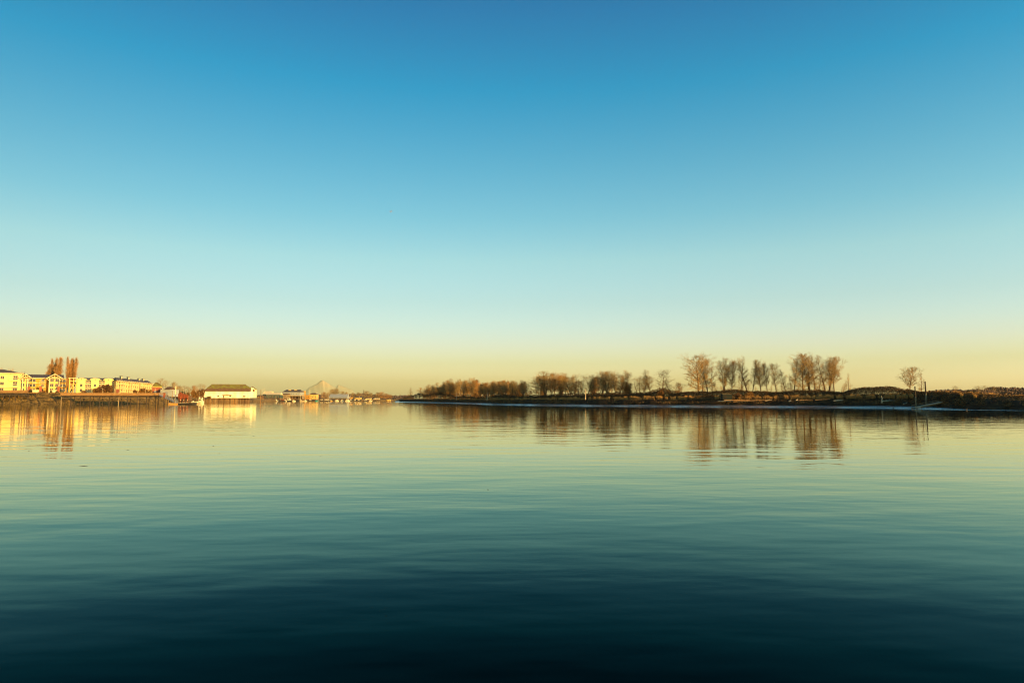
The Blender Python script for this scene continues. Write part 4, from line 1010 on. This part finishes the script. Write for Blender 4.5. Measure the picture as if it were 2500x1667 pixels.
# ------------------------------------------------------------------ marina sheds
def shed(u0, u1, vb, ve, vr, D, label, wm_='cream', rm_='roof', name='boat_shed', piles=8, openf=None, dep=12, rz=0, hip=0):
    p_ = PX(D); o = thing(name, label, 'building', (X(u0, D), D, 0), rz); L = (u1 - u0) * p_; z0, z1, z2 = Z(vb, D), Z(ve, D), Z(vr, D)
    if openf:
        zo = Z(openf, D)
        MB().box(0, L, 0, .4, zo, z1).box(0, L, dep - .4, dep, z0, z1).box(0, .4, .4, dep - .4, z0, z1).box(L - .4, L, .4, dep - .4, z0, z1).build('wall', M[wm_], o)
        for k in range(5): MB().box(k * (L - .4) / 4, k * (L - .4) / 4 + .4, .05, .35, z0, zo - .003).build('post', M['litpile'], o)
        MB().box(.41, L - .41, dep - 2, dep - .41, z0, zo).build('back_store', M['brown'], o)
    else:
        MB().box(0, L, 0, dep, z0, z1).build('wall', M[wm_], o)
        n = max(2, int(L / 3.2))
        for k in range(n): window(o, (k + .5) * L / n, z0 + (z1 - z0) * .42, 1.0, min(1.1, (z1 - z0) * .35), 0)
    if vr < ve - .2:
        if hip: MB().add([(-.4,-.4,z1+.004),(L+.4,-.4,z1+.004),(L+.4,dep+.4,z1+.004),(-.4,dep+.4,z1+.004),(hip,dep/2,z2),(L-hip,dep/2,z2)], [(0,1,5,4),(1,2,5),(2,3,4,5),(3,0,4),(0,3,2,1)]).build('roof', M[rm_], o)
        else: MB().xprism([(-.4, z1 + .004), (dep / 2, z2), (dep + .4, z1 + .004)], -.3, L + .3).build('roof', M[rm_], o)
    else: MB().box(-.2, L + .2, -.2, dep + .2, z1 + .004, z1 + .25).build('roof', M[rm_], o)
    MB().box(-.2, L + .2, -.5, dep, z0 - .3, z0 - .003).build('deck', M['wood'], o)
    for k in range(piles): MB().tube((.3 + k * (L - .6) / max(1, piles - 1), -.3, -1.4), (.3 + k * (L - .6) / max(1, piles - 1), -.3, z0 - .3), .2, .18, 6).build('pile', M['pile'], o)
    return o
shed(640.5, 661, 966, 962.5, 954.5, 880, 'marina shed with a tall cream roof band above teal walls, left of another', 'slate', 'white', piles=5, openf=None, dep=14)
shed(649, 683, 972, 963.5, 958.5, 865, 'marina shed with a long cream roof and dark teal walls', 'slate', 'white', piles=7, dep=12)
shed(683, 702, 973, 962, 960, 905, 'low ochre marina building beside the red wheelhouse boat', 'litpile', 'brown', piles=5)
shed(689, 733, 966, 957, 950.8, 960, 'large marina building with a dark roof and two pale skylights', 'shed', 'roof', name='marina_building', piles=6, hip=2.5, dep=18)
sk = shed(705, 737.5, 973.5, 965.5, 965.6, 908, 'open fronted ochre boat shelter over the long dark work boat', 'litpile', 'pale', piles=6, openf=967.2)
for a_, b_ in ((705, 713), (718, 727)):
    pass
shed(738, 756, 974, 964.5, 963.8, 940, 'yellow-fronted marina cabin with a flat roof', 'ochre', 'cream', piles=6, dep=9)
shed(754, 773, 974, 963, 959, 962, 'golden marina house with a low brown roof left of the teal boat', 'cream', 'brown', piles=6, hip=3, dep=10)
shed(803.5, 847, 973, 970, 961.8, 1000, 'long grey boat shed with a big pale sloping roof', 'shed', 'shed', piles=9, openf=971.5, dep=16)
shed(627, 639, 973.5, 968, 964, 700, 'small dark shed between the barn and the marina masts', 'brown', 'brown', piles=4, dep=6)
shed(849, 858, 973, 969.5, 967.5, 1060, 'small brown house among trees just right of the grey boat shed', 'ochre', 'brown', name='house', piles=3, dep=8)
shed(868, 880, 974, 970.5, 968.5, 1080, 'low cream house left of the dark tall post', 'cream', 'roof', name='house', piles=3, dep=8)
shed(893, 905, 975, 972, 970, 1100, 'low white house right of the dark tall post', 'pale', 'roof', name='house', piles=3, dep=8)
shed(912, 926, 977, 973, 971.5, 1290, 'tiny white house on the far shore beyond the river bend', 'white', 'white', name='house', piles=2, dep=8)
shed(944, 953, 977.5, 974.8, 973.5, 1310, 'tiny cream house farthest along the shore', 'cream', 'roof', name='house', piles=2, dep=8)
shed(739, 742, 966, 955, 954, 985, 'tall yellow gable end behind the large marina building', 'ochre', 'cream', name='house', piles=2, dep=8)
# skylights on the large building (own small dormers)
for a_, lab in ((708, 'pale skylight box left of two on the dark marina roof'), (722, 'pale skylight box right of two on the dark marina roof')):
    q = thing('roof_light', lab, 'skylight', (X(a_, 966), 964, Z(953.5, 966)))
    MB().box(-2.2, 2.2, 0, 3, 0, 1.2).build('frame', M['brown'], q); MB().box(-1.9, 1.9, -.05, -.002, .2, 1.0).build('pane', M['pale'], q)
# poles in the marina
for i, (u, v0, D, m, lab) in enumerate([(636.5,951.5,650,'wood','orange timber mast standing just right of the barn'),(641.5,948,870,'white','thin white mast above the left end of the cream roofs'),(646,947,872,'white','thin white mast, right one of two above the cream roofs'),
    (756,952,950,'white','thin white flagpole over the yellow marina cabin'),(655,962,840,'litpile','leaning pale pile under the cream marina roof'),(887,952,1000,'pile','dark tall post rising from the water on the far shore'),
    (864.5,964,1005,'litpile','thin pale pile left of the dark tall post'),(855,965,1002,'white','thin white mast near the far end of the boat shed'),(684,965,880,'white','white post beside the red wheelhouse'), (733.5,965,905,'white','white post at the right end of the open shelter'),
    (777,960,955,'litpile','brown mast-like pile right of the teal boat'),(785,958,960,'litpile','orange net boom among the masted boats'),(793,961,962,'litpile','short orange boom among the masted boats'),(800,960,965,'litpile','orange boom beside the grey boat shed')]):
    q = thing('mast_pole', lab, 'pole', (X(u, D), D, -1)); h = Z(v0, D) + 1; r_ = .32 if u in (636.5, 887) else .17
    MB().tube((0,0,0),(0,0,h),r_,r_*.75,8).build('shaft', M[m], q); MB().tube((0,0,h),(0,0,h+.3),r_*.75,.03,8).build('cap', M[m], q)
for i in range(30):
    u = 664 + 146 * (i + rr.random() * .8) / 30; D = 852 + rr.random() * 10 if u < 735 else 925 + rr.random() * 25
    q = thing('mooring_pile', 'short orange-brown mooring pile among the moored boats of the marina', 'mooring pile', (X(u, D), D, -1), 0, 'short mooring piles in the marina'); h = Z(964 + 7 * rr.random(), D) + 1
    MB().tube((0,0,0),(0,0,h),.2,.17,7).build('shaft', M['litpile' if i % 3 else 'rust'], q); MB().tube((0,0,h),(0,0,h+.2),.17,.03,7).build('cap', M['pile'], q)
# low dock in front of marina
P4, z4, L4 = pier('dock', 628, 705, 662, 840, 977.0, 'rusty low timber dock between the barn and the marina', 8, wid=5, rail=True, raildense=True, zd=1.7)
P5, z5, L5 = pier('dock', 800, 995, 905, 1030, 977.2, 'long low dock below the grey boat shed and far boats', 12, wid=3, rail=False, zd=1.1)
bush(650, 972, 850, 9, 'heap of rusty nets and gear under the cream marina roof', 'brownbush', zb=1.7, name='net_heap')['category'] = 'net heap'

# ------------------------------------------------------------------ birds and floating twigs
def gull(u, v, D, span, rz, label):
    o = thing('gull', label, 'bird', (X(u, D), D, Z(v, D)), rz)
    MB().tube((-.28,0,0),(.0,0,.03),.03,.09,8).tube((0,0,.03),(.26,0,.05),.09,.035,8).tube((.26,0,.05),(.34,0,.04),.035,.005,6).build('body', M['greytwig'], o, smooth=True)
    for s in (-1, 1):
        MB().add([(.1,s*.06,.05),(-.1,s*.06,.05),(-.05,s*span*.28,.22),(.13,s*span*.28,.22),(-.12,s*span*.5,.12)], [(0,1,2,3),(3,2,4)]).build('wing', M['greytwig'], o)
gull(947, 517, 190, 1.3, .6, 'tiny dark gull flying high in the middle of the blue sky')
gull(278, 812, 220, 1.3, 2.1, 'tiny gull gliding low over the left apartments')
for i, (u, v, L, lab) in enumerate([(213,1135,1.9,'longest floating stick on the calm water at lower left'),(318,1096.5,.9,'short floating stick below the barn reflection, right of the longest one'),
        (78,1099,.5,'small floating twig near the left picture edge'),(525,1087,.6,'small floating twig below the white barn'),(540,1105,.3,'tiny floating twig just under the other one below the barn'),
        (622,1063,.9,'floating twig right of the barn reflection'),(786,1112,.35,'tiny floating twig beneath the snow mountain'),(314,1068,.8,'dark floating twig at the edge of the golden reflections'),(1192,1191,.2,'tiny dark speck of driftwood in the middle of the river')]):
    D = CAMZ / ((v - 975.5) / F); s = MB(); x = X(u, D); L *= .16
    s.tube((x - L/2, D, .0), (x, D + .02, .006), .003, .006, 6).tube((x, D + .02, .006), (x + L/2, D - .01, .0), .006, .003, 6)
    tag(s.build('floating_twig', M['pile']), lab, 'twig', 'twigs drifting on the river')
for u, v, lab in [(2180, 996.5, 'dark duck resting at the mud edge left of the piles'), (2358, 996, 'dark duck at the water edge far right')]:
    D = 166 if u < 2300 else 146; o = thing('duck', lab, 'bird', (X(u, D), D, .02), .4)
    MB().tube((-.25,0,.1),(0,0,.12),.04,.13,10).tube((0,0,.12),(.2,0,.14),.13,.07,10).build('body', M['pile'], o, smooth=True)
    MB().tube((.18,0,.15),(.24,0,.33),.05,.04,8).tube((.24,0,.33),(.36,0,.32),.055,.015,8).build('head', M['pile'], o, smooth=True)

# ------------------------------------------------------------------ haze: the air over the whole place
hz = bpy.data.materials.new('haze_air'); hz.use_nodes = True; t = hz.node_tree
t.nodes.remove(t.nodes['Principled BSDF']); pv = t.nodes.new('ShaderNodeVolumePrincipled')
pv.inputs['Color'].default_value = (.58, .64, .36, 1); pv.inputs['Density'].default_value = 4.0e-5; pv.inputs['Anisotropy'].default_value = 0.0
t.links.new(pv.outputs[0], t.nodes['Material Output'].inputs['Volume'])
MB().box(-13000, 9500, -3500, 29500, -6, 800).build('haze', hz)['kind'] = 'stuff'
